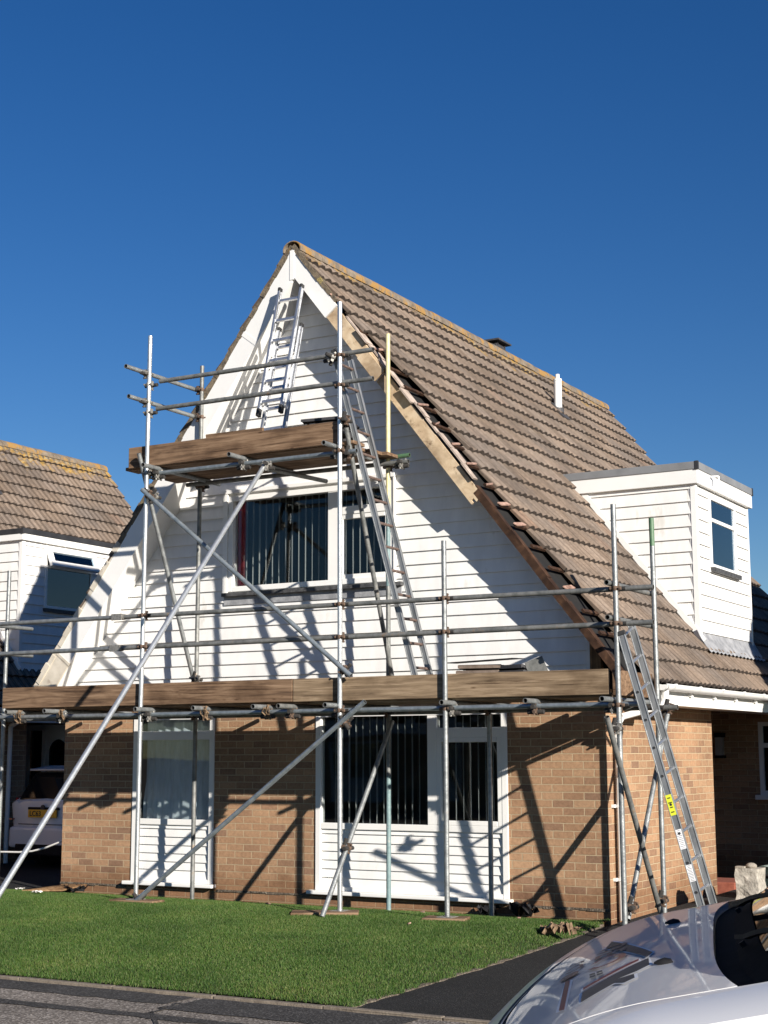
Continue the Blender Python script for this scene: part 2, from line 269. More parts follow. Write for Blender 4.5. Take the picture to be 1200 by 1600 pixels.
# ------------------------------------------------------------------ mesh helpers
class MB:
    def __init__(self): self.v = []; self.f = []; self.m = []; self.uv = []; self.mi = 0
    def face(self, pts, uv=None):
        i = len(self.v); self.v += [tuple(map(float, p)) for p in pts]; self.f.append(tuple(range(i, i+len(pts)))); self.m.append(self.mi)
        self.uv += list(uv) if uv else [(0, 0)]*len(pts)
    def box(self, a, b):
        x0, y0, z0 = a; x1, y1, z1 = b; c = [(x0, y0, z0), (x1, y0, z0), (x1, y1, z0), (x0, y1, z0), (x0, y0, z1), (x1, y0, z1), (x1, y1, z1), (x0, y1, z1)]
        self.hexa(c)
    def hexa(self, c):
        i = len(self.v); self.v += [tuple(map(float, p)) for p in c]
        for q in ((0, 3, 2, 1), (4, 5, 6, 7), (0, 1, 5, 4), (1, 2, 6, 5), (2, 3, 7, 6), (3, 0, 4, 7)):
            self.f.append(tuple(i+k for k in q)); self.m.append(self.mi); self.uv += [(0, 0)]*4
    def obox(self, c, x, y, z):
        c, x, y, z = map(np.array, (c, x, y, z))
        self.hexa([c-x-y-z, c+x-y-z, c+x+y-z, c-x+y-z, c-x-y+z, c+x-y+z, c+x+y+z, c-x+y+z])
    def beam(self, a, b, w, h, up=(0, 0, 1)):
        """a bar from a to b, w wide across and h deep along up"""
        a, b, up = np.array(a, float), np.array(b, float), np.array(up, float); d = b-a; L = np.linalg.norm(d); d /= L
        s = np.cross(d, up); s /= np.linalg.norm(s); u = np.cross(s, d); self.obox((a+b)/2, d*L/2, s*w/2, u*h/2)
    def prism(self, poly, d):
        """poly: 3-D points; d: extrusion vector"""
        d = np.array(d, float); p = [np.array(q, float) for q in poly]; q = [k+d for k in p]; n = len(p)
        self.face(p[::-1]); self.face(q)
        for i in range(n): self.face([p[i], p[(i+1) % n], q[(i+1) % n], q[i]])
    def tube(self, a, b, r, ri=0.0, seg=14, caps=True):
        a, b = np.array(a, float), np.array(b, float); d = b-a; d /= np.linalg.norm(d)
        u = np.cross(d, (0, 0, 1) if abs(d[2]) < 0.9 else (1, 0, 0)); u /= np.linalg.norm(u); w_ = np.cross(d, u)
        i = len(self.v); rings = [(a, r), (b, r)]
        if ri: rings += [(b, ri), (b-d*0.12, ri), (a+d*0.12, ri), (a, ri)]
        for c, rr in rings:
            for k in range(seg):
                t = 2*PI*k/seg; self.v.append(tuple(c+u*rr*math.cos(t)+w_*rr*math.sin(t)))
        def strip(p, q, mi):
            for k in range(seg):
                k2 = (k+1) % seg; self.f.append((i+p*seg+k, i+p*seg+k2, i+q*seg+k2, i+q*seg+k)); self.m.append(mi); self.uv += [(0, 0)]*4
        strip(0, 1, self.mi)
        if ri:
            strip(1, 2, self.mi); strip(2, 3, 1); strip(4, 5, 1); strip(5, 0, self.mi)
            self.f.append(tuple(i+3*seg+k for k in range(seg))); self.m.append(1); self.uv += [(0, 0)]*seg
            self.f.append(tuple(i+4*seg+k for k in range(seg))[::-1]); self.m.append(1); self.uv += [(0, 0)]*seg
        elif caps:
            self.f.append(tuple(i+k for k in range(seg))[::-1]); self.m.append(self.mi); self.uv += [(0, 0)]*seg
            self.f.append(tuple(i+seg+k for k in range(seg))); self.m.append(self.mi); self.uv += [(0, 0)]*seg
    def path(self, pts, r, seg=8):
        for p, q in zip(pts[:-1], pts[1:]): self.tube(p, q, r, 0, seg)
    def grid(self, P, uv=None, flip=False):
        """P: (n, m, 3) array"""
        n, m = P.shape[:2]; i = len(self.v); self.v += [tuple(p) for p in P.reshape(-1, 3).tolist()]
        for a in range(n-1):
            for b in range(m-1):
                q = [i+a*m+b, i+a*m+b+1, i+(a+1)*m+b+1, i+(a+1)*m+b]
                if flip: q = q[::-1]
                self.f.append(tuple(q)); self.m.append(self.mi)
                if uv is not None: self.uv += [tuple(uv.reshape(-1, 2)[k-i]) for k in q]
                else: self.uv += [(0, 0)]*4
    def build(self, name, mats, parent=None, smooth=False, bevel=0.0, angle=35):
        me = bpy.data.meshes.new(name); me.from_pydata(self.v, [], self.f); me.update()
        if not isinstance(mats, (list, tuple)): mats = [mats]
        for mm in mats: me.materials.append(MATS[mm] if isinstance(mm, str) else mm)
        if any(self.m): me.polygons.foreach_set('material_index', self.m)
        if any(a or b for a, b in self.uv):
            ul = me.uv_layers.new(name='UVMap'); ul.data.foreach_set('uv', [k for p in self.uv for k in p])
        if smooth:
            bm = bmesh.new(); bm.from_mesh(me); bmesh.ops.remove_doubles(bm, verts=bm.verts, dist=1e-5)
            for e in bm.edges:
                e.smooth = len(e.link_faces) == 2 and e.calc_face_angle(0) < math.radians(angle)
            for f in bm.faces: f.smooth = True
            bm.to_mesh(me); bm.free()
        o = bpy.data.objects.new(name, me); COL.objects.link(o)
        if parent is not None: o.parent = parent
        if bevel:
            bv = o.modifiers.new('bevel', 'BEVEL'); bv.width = bevel; bv.segments = 2; bv.limit_method = 'ANGLE'; bv.angle_limit = math.radians(40)
        return o
def tag(o, label=None, cat=None, group=None, kind=None):
    if label: o['label'] = label
    if cat: o['category'] = cat
    if group: o['group'] = group
    if kind: o['kind'] = kind
    return o
def empty(name, loc=(0, 0, 0), label=None, cat=None, group=None):
    o = bpy.data.objects.new(name, None); o.empty_display_size = 0.2; o.location = loc; COL.objects.link(o); return tag(o, label, cat, group)
def copy_tree(o, parent=None):
    c = o.copy(); COL.objects.link(c); c.parent = parent
    for ch in list(o.children): copy_tree(ch, c)
    return c
def bx(name, a, b, mat, parent=None, bevel=0.0):
    m = MB(); m.box(a, b); return m.build(name, mat, parent, bevel=bevel)

# ------------------------------------------------------------------ ground
def lawn_fall(x, y):
    """the lawn rolls down to the drive along its right-hand edge"""
    return np.clip((x-(np.interp(y, [-5.12, -3.0, -1.2, -0.3, 0.1], [0.16, 0.2, 0.15, 0.04, -0.02])-.35))/.35, 0, 1)**2
def gz(x, y):
    """ground height: the lawn swells a little in front of the house and falls to the road"""
    if x > 0.16 or x < -7.6: return float(np.interp(y, [-6, -5.1, 0, 8], [-0.10, -0.085, 0.0, 0.06]))
    return float(np.interp(y, [-5.15, -4.9, -3.0, -1.6, -0.9, -0.35, 0.0], [-0.075, -0.045, 0.055, 0.075, 0.05, 0.0, -0.03]))
m = MB(); m.face([(-400, -400, -0.13), (400, -400, -0.13), (400, 400, -0.13), (-400, 400, -0.13)])
tag(m.build('ground', 'earth'), kind='structure')
def sheet(name, xs, ys, fz, mat):
    P = np.array([[(x, y, fz(x, y)) for y in ys] for x in xs]); m = MB(); m.grid(P); return tag(m.build(name, mat, smooth=True), kind='structure')
sheet('road', np.linspace(-60, 40, 2), [-14.9, -5.17], lambda x, y: -0.10, 'asphalt')
sheet('driveway', [0.155, 3.4], np.linspace(-5.17, 7.5, 14), lambda x, y: float(np.interp(y, [-5.2, 0, 8], [-0.088, 0.0, 0.05])), 'tarmac_new')
sheet('driveway', [-10.63, -7.45], np.linspace(-5.17, 6.2, 12), lambda x, y: float(np.interp(y, [-5.2, 0, 8], [-0.088, -0.01, 0.05])), 'tarmac_new')
sheet('pavement', [-60, 40], [-18.0, -15.0], lambda x, y: 0.0, 'asphalt')
# dark tarmac strips along the edge of the road
m = MB()
rr = random.Random(3)
def ragged(x0, x1, y0, y1, z):
    n = int((x1-x0)/0.12); top = [(x0+(x1-x0)*i/n, y1+rr.uniform(-.012, .012), z) for i in range(n+1)]; bot = [(x0+(x1-x0)*i/n, y0+rr.uniform(-.025, .025), z) for i in range(n+1)]
    for i in range(n): m.face([bot[i], bot[i+1], top[i+1], top[i]])
ragged(-8, -1.05, -5.52, -5.19, -0.096); ragged(-0.95, 0.75, -5.68, -5.19, -0.095); ragged(-8, 2.0, -6.02, -5.88, -0.0955)
tag(m.build('road_patches', 'asphalt_patch'), kind='structure')
m = MB(); rr = random.Random(5)
for x0, y0, x1, y1 in ((-1.0, -5.5, -0.9, -5.9), (-0.9, -5.85, 0.1, -6.9), (0.7, -5.7, 0.2, -6.1), (-1.0, -5.45, 0.0, -5.3)):
    p = [np.array([x0+(x1-x0)*t, y0+(y1-y0)*t, -0.0945])+np.array([rr.uniform(-.03, .03), rr.uniform(-.03, .03), 0]) for t in np.linspace(0, 1, 9)]
    for a, b in zip(p[:-1], p[1:]):
        d = b-a; s = np.array([-d[1], d[0], 0])/np.linalg.norm(d)*0.014; m.face([a-s, b-s, b+s, a+s])
tag(m.build('road_cracks', 'asphalt_patch'), kind='structure')
m = MB(); rr = random.Random(6)
x = -9.0
while x < 3.4:
    L = 0.9; m.box((x, -5.17+rr.uniform(-.004, .004), -0.13), (x+L-.008, -5.115, -0.078+rr.uniform(-.003, .003))); x += L
tag(m.build('kerb_edging', 'kerb', bevel=0.006), kind='structure')
# lawn
LX0, LX1 = -7.45, 0.15
def lawn_right(y): return float(np.interp(y, [-5.12, -3.0, -1.2, -0.3, 0.1], [0.16, 0.2, 0.15, 0.04, -0.02]))
ys = np.linspace(-5.115, -0.03, 40); m = MB()
dz_ = lambda y: np.interp(y, [-5.2, 0], [-.075, .012])
def lz(x, y): f = float(lawn_fall(x, y)); return gz(-3, y)*(1-f)+float(dz_(y))*f
P = np.array([[(LX0+(lawn_right(y)-LX0)*u, y, lz(LX0+(lawn_right(y)-LX0)*u, y)) for y in ys] for u in np.concatenate([np.linspace(0, .94, 14), np.linspace(.95, 1, 12)])]); m.grid(P)
tag(m.build('lawn', 'soil', smooth=True), kind='structure')
m = MB(); rr = random.Random(8)
p = [np.array([lawn_right(y)+rr.uniform(-.012, .012), y, float(dz_(y))]) for y in np.linspace(-5.11, -0.4, 50)]
for a, b in zip(p[:-1], p[1:]):
    m.face([a+(-.02, 0, .003), b+(-.02, 0, .003), b+(.035, 0, -.006), a+(.035, 0, -.006)]); m.face([a+(.035, 0, -.006), b+(.035, 0, -.006), (b[0]+.037, b[1], -.12), (a[0]+.037, a[1], -.12)])
tag(m.build('lawn_edge', 'earth'), kind='structure')
def grass(n):
    y = RNG.uniform(-5.12, -0.1, n); u = RNG.uniform(0, 1, n)
    xr = np.interp(y, [-5.12, -3.0, -1.2, -0.3, 0.1], [0.19, 0.22, 0.17, 0.06, -0.02]); x = LX0+(xr+.035*np.sin(y*7.3)*np.sin(y*17.1)+RNG.normal(0, .012, n)-LX0)*u
    bare = (y > -0.26-0.12*np.sin(x*5.0)) & (x > -1.6) & (x < -0.55); keep = ~bare & ~((y > -0.2) & (RNG.uniform(0, 1, n) < 0.6))
    x, y = x[keep], y[keep]; n = len(x)
    z = np.interp(y, [-5.15, -4.9, -3.0, -1.6, -0.9, -0.35, 0.0], [-0.075, -0.045, 0.055, 0.075, 0.05, 0.0, -0.03])
    f = lawn_fall(x, y); z = z*(1-f)+dz_(y)*f
    h = RNG.uniform(0.010, 0.024, n); a = RNG.uniform(0, 2*PI, n); wd = RNG.uniform(0.0018, 0.0034, n)
    lx, ly = RNG.normal(0, 0.45, n)*h, RNG.normal(0, 0.45, n)*h
    V = np.empty((n, 3, 3)); dx, dy = np.cos(a)*wd, np.sin(a)*wd
    V[:, 0] = np.stack([x-dx, y-dy, z-.004], 1); V[:, 1] = np.stack([x+dx, y+dy, z-.004], 1); V[:, 2] = np.stack([x+lx, y+ly, z+h], 1)
    me = bpy.data.meshes.new('grass'); me.vertices.add(3*n); me.vertices.foreach_set('co', V.ravel()); me.loops.add(3*n); me.loops.foreach_set('vertex_index', np.arange(3*n))
    me.polygons.add(n); me.polygons.foreach_set('loop_start', np.arange(0, 3*n, 3)); me.polygons.foreach_set('loop_total', np.full(n, 3)); me.update(); me.validate()
    me.materials.append(MATS['grass_blade']); o = bpy.data.objects.new('grass', me); COL.objects.link(o)
    return tag(o, 'short green grass of the front lawn', 'grass', kind='stuff')
grass(620000)

# ------------------------------------------------------------------ house
XA, ZT, SR, SLF = -3.46, 7.22, 1.28, 1.34
XE, XEL = 0.40, -7.12
def rz(x, p=0.0):
    """height of the roof slope over x, p metres below the tile bed (square to the slope)"""
    if x >= XA: return ZT-SR*(x-XA)-p*math.sqrt(1+SR*SR)
    return ZT-SLF*(XA-x)-p*math.sqrt(1+SLF*SLF)
def xat(z, side, p):
    """x where the slope (lowered by p) reaches height z"""
    return XA+(ZT-p*math.sqrt(1+SR*SR)-z)/SR if side > 0 else XA-(ZT-p*math.sqrt(1+SLF*SLF)-z)/SLF
RY0, RY1 = -0.36, 8.93

def slope_tiles(side, ystart, mat, seed, parent, yend=RY1):
    rg = np.random.default_rng(seed); S = SR if side > 0 else SLF; k = math.sqrt(1+S*S); nrm = np.array([side*S/k, 0, 1/k]); dn = np.array([side/k, 0, -S/k])
    L = (abs((XE if side > 0 else XEL)-XA))*k+0.02; g = L/22.0
    apex = np.array([XA, 0, ZT]); m = MB(); step = 0.0125; TW = 0.30
    for c in range(22):
        s0 = L-c*g; s1 = max(0.03, s0-g-0.06); xm = XA+side*(s0-g/2)/k
        y0 = ystart(xm); t0 = math.floor((y0-RY0)/TW+1e-6)
        ys = np.arange(RY0, yend+1e-6, step); ys = ys[ys >= y0-1e-6]
        if len(ys) < 3: continue
        ti = np.floor((ys-RY0)/TW+1e-6).astype(int)+(0 if c % 2 == 0 else 0)
        nt_ = ti.max()+2; dh = rg.uniform(-.003, .004, nt_); ds = rg.normal(0, .006, nt_); tl = rg.normal(0, .003, nt_)
        ph = ((ys-RY0) % 0.15)/0.15; pr = ((ys-RY0) % 0.075)/0.075
        wave = 0.0125*np.cos(2*PI*ph)+0.009*(np.abs(np.sin(PI*pr))**0.5-0.6)
        edge = (np.abs(((ys-RY0) % TW)-0.006) < 0.009)*-0.006
        hl = 0.060+wave+edge+dh[ti]+tl[ti]*((ys-RY0) % TW-.15)/.15; hu = 0.016+wave+edge
        slip = np.where(rg.uniform(0, 1, nt_) < .012, rg.uniform(.02, .055, nt_), 0.0); sl = s0+ds[ti]+slip[ti]
        def row(s, h): return apex[None, :]+np.outer(s, dn)+np.outer(h, nrm)+np.stack([np.zeros_like(ys), ys, np.zeros_like(ys)], 1)
        R = np.stack([row(sl-0.09, hl-0.042), row(sl, hl-0.036), row(sl-0.004, hl), row(np.full_like(ys, s1), hu)])
        u = (ys-RY0)/TW; uv = np.stack([np.stack([u, np.full_like(u, c+v)], 1) for v in (.02, .05, .08, .95)])
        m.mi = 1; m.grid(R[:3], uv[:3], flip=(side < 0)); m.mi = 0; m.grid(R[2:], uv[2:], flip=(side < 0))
        for e in (0, -1):   # end faces, so that the verge tile has its thickness
            q = R[:, e]; m.face([q[0], q[1], q[2], q[3], q[3]-nrm*0.02], [(u[e], c+.5)]*5)
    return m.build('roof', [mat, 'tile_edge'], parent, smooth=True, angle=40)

def clad(m, P, z0, z1, pitch, xl, xr, holes=()):
    """shiplap boards; P(u, z, d) maps to space, d = how far it stands proud"""
    z = z0
    while z < z1-1e-4:
        zb = min(z+pitch, z1); cuts = sorted({z, zb} | {h for q in holes for h in q[2:] if z < h < zb})
        for a, b in zip(cuts[:-1], cuts[1:]):
            iv = [(xl, xr)]
            for hx0, hx1, hz0, hz1 in holes:
                if hz0 < (a+b)/2 < hz1:
                    nv = []
                    for L_, R_ in iv:
                        nv += [(L_, lambda zz, v=hx0: v), (lambda zz, v=hx1: v, R_)]
                    iv = nv
            dp = lambda zz: 0.027-0.020*((zz-z)/pitch)**0.8
            for L_, R_ in iv:
                la, ra, lb, rb = L_(a), R_(a), L_(b), R_(b)
                if ra <= la: continue
                if rb <= lb: lb = rb = (lb+rb)/2
                mid = z+0.80*pitch
                m.face([P(la, a, dp(a)), P(ra, a, dp(a)), P(rb, b, dp(b)), P(lb, b, dp(b))])
                if a == z: m.face([P(la, a, 0.0), P(ra, a, 0.0), P(ra, a, dp(a)), P(la, a, dp(a))])
        z = zb

def brick_wall(m, P, u0, u1, z0, z1, holes=(), reveal=0.1, uoff=0.0):
    us = sorted({u0, u1} | {q for h in holes for q in h[:2]}); zs = sorted({z0, z1} | {q for h in holes for q in h[2:]})
    for a, b in zip(us[:-1], us[1:]):
        for c, d in zip(zs[:-1], zs[1:]):
            if any(h[0] < (a+b)/2 < h[1] and h[2] < (c+d)/2 < h[3] for h in holes): continue
            m.face([P(a, c, 0), P(b, c, 0), P(b, d, 0), P(a, d, 0)], [(a+uoff, c), (b+uoff, c), (b+uoff, d), (a+uoff, d)])
    for a, b, c, d in holes:
        for (ua, za), (ub, zb) in (((a, c), (b, c)), ((b, c), (b, d)), ((b, d), (a, d)), ((a, d), (a, c))):
            m.face([P(ua, za, 0), P(ub, zb, 0), P(ub, zb, -reveal), P(ua, za, -reveal)], [(ua+uoff, za), (ub+uoff, zb), (ub+uoff+.1, zb+.04), (ua+uoff+.1, za+.04)])

FRONT = lambda yc: (lambda u, z, d: (u, yc-d, z))
RIGHT = lambda xc: (lambda u, z, d: (xc+d, u, z))
def pbox(m, P, u0, u1, z0, z1, d0, d1):
    m.hexa([P(u0, z0, d1), P(u1, z0, d1), P(u1, z0, d0), P(u0, z0, d0), P(u0, z1, d1), P(u1, z1, d1), P(u1, z1, d0), P(u0, z1, d0)])
def frame_ring(m, P, u0, u1, z0, z1, t, d0, d1):
    pbox(m, P, u0, u0+t, z0, z1, d0, d1); pbox(m, P, u1-t, u1, z0, z1, d0, d1); pbox(m, P, u0+t, u1-t, z0, z0+t, d0, d1); pbox(m, P, u0+t, u1-t, z1-t, z1, d0, d1)
def pane_box(P, u0, u1, z0, z1, d, parent, mat='glass', name='pane'):
    m = MB(); pbox(m, P, u0, u1, z0, z1, d-.003, d+.003); return m.build(name, mat, parent)
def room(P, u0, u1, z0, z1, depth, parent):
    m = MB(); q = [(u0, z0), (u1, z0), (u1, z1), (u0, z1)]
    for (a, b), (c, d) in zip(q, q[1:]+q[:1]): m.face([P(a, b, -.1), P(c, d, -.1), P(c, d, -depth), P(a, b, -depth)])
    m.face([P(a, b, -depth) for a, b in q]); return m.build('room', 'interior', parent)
def blinds(P, u0, u1, z0, z1, pitch, ang, parent, d=-0.16, jit=4, wd=0.089, seed=1, skip=()):
    rg = random.Random(seed); m = MB(); u = u0+pitch/2
    while u < u1:
        if not any(a < u < b for a, b in skip):
            a = math.radians(ang+rg.uniform(-jit, jit)); c, s = math.cos(a)*wd/2, math.sin(a)*wd/2; t = 0.0018
            pts = []
            for e in (-1, -.5, 0, .5, 1):
                b = (1-e*e)*0.006; pts.append((u+e*c-b*s/(wd/2)*1.0, d+e*s+b*c/(wd/2)))
            for (ua, da), (ub, db) in zip(pts[:-1], pts[1:]): m.face([P(ua, z0, da), P(ub, z0, db), P(ub, z1, db), P(ua, z1, da)])
        u += pitch
    return m.build('vertical_blind', 'blind', parent, smooth=True)

def half_round(m, a, b, r, seg=10, th=0.014, up=0.0):
    a, b = np.array(a, float), np.array(b, float)
    for rad, fl in ((r, False), (r-th, True)):
        P = np.array([[q+np.array([rad*math.cos(t), 0, rad*math.sin(t)*0.85]) for t in np.linspace(-0.25, PI+0.25, seg)] for q in (a, b)]); m.grid(P, flip=fl)
    for q in (a, b):
        for t0, t1 in zip(np.linspace(-0.25, PI+0.25, seg)[:-1], np.linspace(-0.25, PI+0.25, seg)[1:]):
            f = lambda rad, t: q+np.array([rad*math.cos(t), 0, rad*math.sin(t)*0.85]); m.face([f(r, t0), f(r, t1), f(r-th, t1), f(r-th, t0)])

def slope_prism(m, side, x0, x1, p0, p1, y0, y1):
    """a board that follows the slope from x0 to x1, between depths p0 and p1 below the tile bed, from y0 to y1"""
    S = SR if side > 0 else SLF; k = math.sqrt(1+S*S); nx, nz = side*S/k, 1/k
    def pt(x, p, y): z = ZT-S*abs(x-XA); return (x-p*nx, y, z-p*nz)
    m.hexa([pt(x0, p1, y0), pt(x1, p1, y0), pt(x1, p1, y1), pt(x0, p1, y1), pt(x0, p0, y0), pt(x1, p0, y0), pt(x1, p0, y1), pt(x0, p0, y1)])
def apex_prism(m, side, x1, p0, p1, y0, y1, zcut_vertical=True):
    """like slope_prism, but starting at the apex with a plumb cut"""
    S = SR if side > 0 else SLF; k = math.sqrt(1+S*S); nx, nz = side*S/k, 1/k
    z = lambda x, p: ZT-S*abs(x-XA)-p*k
    e = XA+side*0.002
    a, b, c, d = (e, z(e, p0)), (x1-p0*nx, ZT-S*abs(x1-XA)-p0*nz), (x1-p1*nx, ZT-S*abs(x1-XA)-p1*nz), (e, z(e, p1))
    m.prism([(q[0], y0, q[1]) for q in (a, b, c, d)], (0, y1-y0, 0))

def casement(P, parent, u0, u1, z0, z1, t=0.055, d0=-0.06, d1=0.012, mat='glass', name='window_sash'):
    m = MB(); frame_ring(m, P, u0, u1, z0, z1, t, d0, d1); o = m.build(name, 'trim', parent, bevel=0.006)
    pane_box(P, u0+t, u1-t, z0+t, z1-t, -0.025, parent, mat); return o

def build_house(ox, oy, full, label, seed):
    H = empty('house', (ox, oy, 0), label, 'house')
    PF, PR = FRONT(0.0), RIGHT(0.0)
    LW = (-5.86, -4.70, 0.15, 2.02); BW = (-3.345, -1.06, 0.145, 2.02)
    # brick
    m = MB(); brick_wall(m, PF, -6.92, 0.0, -0.15, 2.16, (LW, BW) if True else (), 0.10, 0.01)
    brick_wall(m, PR, 0.0, 3.31, -0.15, 2.20, (), 0.1, 0.0)
    B = lambda u, z, d: (u, 3.31+d, z); brick_wall(m, B, -3.2, 0.0, -0.15, 2.2, (), 0.1)
    YR = 6.2 if full else 4.4; brick_wall(m, RIGHT(-3.2), 3.31, YR, -0.15, 2.3)
    bh = (-0.29, 0.10, 1.02, 1.98) if full else (-0.92, -0.02, 0.02, 2.05)
    brick_wall(m, FRONT(YR), -3.2, 0.12, -0.15, 2.35, (bh,), 0.08)
    brick_wall(m, RIGHT(0.12), YR, 8.6, -0.15, 2.3)
    brick_wall(m, lambda u, z, d: (-6.92-d, u, z), 0.0, 8.6, -0.15, 2.3)
    m.build('brick_wall', 'brick', H)
    # roof
    tbl = ([-3.46, -2.9, -2.62, -2.35, -2.14, -1.87, -1.3, -0.75, -0.5, -0.3, 0.5], [-.36, -.36, -.33, -.10, .06, .09, .0, .03, .10, .18, .10])
    rng_ = random.Random(seed)
    ys_r = (lambda x: float(np.interp(x, *tbl))+rng_.uniform(-.02, .02)) if full else (lambda x: RY0)
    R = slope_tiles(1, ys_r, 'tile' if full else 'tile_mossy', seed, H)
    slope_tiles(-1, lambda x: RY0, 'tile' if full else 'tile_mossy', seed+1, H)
    m = MB(); slope_prism(m, 1, XA+.02, XE-.03, 0.045, 0.06, -.316, 8.9); slope_prism(m, -1, XA-.02, XEL+.03, 0.045, 0.06, -.33, 8.9); m.build('roofing_felt', 'felt', R)
    # ridge tiles, bedded in mortar
    y = RY0-0.01; i = 0
    while y < RY1-.1:
        m = MB(); dz = rng_.uniform(-.006, .006); half_round(m, (XA, y, ZT-.04+dz), (XA, min(y+.447, RY1+.01), ZT-.04+rng_.uniform(-.006, .006)), 0.122); m.build('ridge_tile', 'ridge_mat', R, smooth=True); y += 0.455
    for sd in (1, -1):
        m = MB()
        for k in range(46):
            y0 = RY0+.02+k*.2; x = XA+sd*(.108+rng_.uniform(-.012, .012)); zz = rz(x)+.035
            m.obox((x, y0+.1, zz), (0.03, 0, -.035*1.2), (0, .105, 0), (sd*.012, 0, .012))
        m.build('ridge_mortar', 'mortar', R)
    # verges
    m = MB(); k = 0
    m2 = MB()
    for sd in ((-1,) if full else (-1, 1)):
        S = SR if sd > 0 else SLF; kk = math.sqrt(1+S*S); L = abs((XE if sd > 0 else XEL)-XA)
        n = 46
        for j in range(n):
            x0, x1 = XA+sd*L*j/n, XA+sd*L*(j+1)/n; slope_prism(m2 if (full and j > 29) else m, sd, x0, x1, -.042+rng_.uniform(-.008, .01), .028, RY0-.004+rng_.uniform(-.012, .006), -.29)
    if full:
        for j in range(8):
            x0 = XA+.07*j; slope_prism(m, 1, x0, x0+.075, -.035+rng_.uniform(-.008, .01), .02, RY0-.004+rng_.uniform(-.01, .004), -.27)
    m.build('verge_mortar', 'mortar', R)
    if full: m2.build('verge_strip', 'grp', R)
    m = MB()
    for sd in (-1, 1):   # far verge
        slope_prism(m, sd, XA+sd*.05, (XE if sd > 0 else XEL)-sd*.05, -.03, .2, RY1-.03, RY1+.01)
    m.build('rear_bargeboard', 'trim', H)
    m = MB()   # rear gable wall
    m.face([(-6.92, 8.6, 2.2), (0.12, 8.6, 2.2), (XA, 8.6, 6.95)][::-1]); m.face([(-6.92, 8.6, -.15), (.12, 8.6, -.15), (.12, 8.6, 2.2), (-6.92, 8.6, 2.2)][::-1]); m.build('rear_wall', 'upvc', H)
    # gable cladding
    UW = (-4.53, -2.36, 3.40, 4.50)
    pR, pL = (0.165 if full else 0.16), 0.11
    def xl(z): return max(-6.86, xat(z, -1, pL))
    def xr(z): return min(-0.155, xat(z, 1, pR))
    m = MB(); clad(m, FRONT(0.0), 2.16, 6.9, 0.1402, xl, xr, (UW,)); m.build('cladding', 'upvc', H)
    m = MB(); pbox(m, PF, -6.875, -6.80, 2.16, rz(-6.83, .10), 0, .035); pbox(m, PF, -.165, -.130, 2.16, 2.72, -.02, .034)
    slope_prism(m, 1, -3.2, -.16, pR-.012, pR+.006, -.036, -.004)
    slope_prism(m, -1, -3.75, -6.82, pL-.01, pL+.03, -.05, -.004)
    m.build('cladding_trim', 'trim', H)
    # bargeboards and soffits
    m = MB(); apex_prism(m, -1, -6.78 if full else -7.1, .02, .25, -.362, -.335); m.build('bargeboard', 'trim', H, bevel=.004)
    m = MB(); slope_prism(m, -1, -6.78, -7.12, .022, .245, -.360, -.334)
    slope_prism(m, -1, -6.765, -6.785, .016, .255, -.366, -.33)
    m.build('bargeboard_end', 'grp' if full else 'trim', H)
    m = MB(); slope_prism(m, -1, XA-.15, -7.1, .235, .247, -.335, -.0); 
    slope_prism(m, -1, XA-.15, -7.1, .13, .235, -.05, -.022); m.build('soffit', 'trim', H)
    m = MB(); m.box((XA-.028, -.368, rz(XA, .26)+.03), (XA+.028, -.361, rz(XA, .03))); m.build('apex_cover_strip', 'trim', H)
    for j in ((-4.12, -5.42) if full else ()):
        m = MB(); slope_prism(m, -1, j, j-.035, .018, .253, -.366, -.361); m.build('bargeboard_joint', 'trim', H)
    if full:
        m = MB(); apex_prism(m, 1, -2.86, .015, .205, -.362, -.335); m.build('bargeboard', 'trim', H, bevel=.004)
        t = MB(); slope_prism(t, 1, -2.855, -2.25, .03, .195, -.352, -.318); slope_prism(t, 1, -2.45, -2.23, .05, .2, -.375, -.352); o = t.build('bare_bargeboard', 'raw_timber', H, bevel=.003); o['label'] = 'upper length of bare stripped timber bargeboard'
        t = MB()
        slope_prism(t, 1, -2.235, -1.16, .045, .2, -.325, -.29)
        # splintered lower end
        S, kk = SR, math.sqrt(1+SR*SR)
        for j in range(5): slope_prism(t, 1, -1.165, -1.165+.02+.05*((j*7) % 5)/5, .05+.03*j, .05+.03*(j+1), -.324, -.291)
        o = t.build('bare_bargeboard', 'raw_timber', H, bevel=.002); o['label'] = 'lower length of bare stripped timber bargeboard with a splintered end'
        # undercloak strip and broken bits along it
        t = MB(); rg = random.Random(12)
        xs = np.linspace(-2.75, -1.22, 12)
        for a, b in zip(xs[:-1], xs[1:]):
            d = rg.uniform(-.012, .012); slope_prism(t, 1, a, b-.004, .004+d, .022+d, -.36+rg.uniform(-.03, .03), -.24+rg.uniform(-.04, .04))
        t.build('undercloak', 'undercloak', R)
        rg = random.Random(4); S = SR; kk = math.sqrt(1+S*S); L = abs(XE-XA)*kk+.02; g = L/22
        for c in range(2, 21):
            s = L-c*g-.03; x = XA+s/kk; m = MB(); ln = rg.uniform(-.35, -.24) if x < -1.2 else rg.uniform(-.24, -.16)
            m.obox((x+.01, (ln+1.0)/2, rz(x)-.006), (.02*.6, 0, -.02*.77), (0, (1.0-ln)/2, 0), (.0125*.77, 0, .0125*.6)); m.build('tile_batten', 'rafter', R)
            if rg.random() < .3: continue
            m = MB(); w_ = rg.uniform(.01, .03); tilt = rg.uniform(-.03, .03)
            m.obox((x+.03, ln+.07, rz(x)+.012), (w_*.6, tilt, -w_*.5), (.01, rg.uniform(.025, .1), .012), (.005, rg.uniform(-.004, .004), .007)); m.build('broken_tile', 'terracotta', R, bevel=.004)
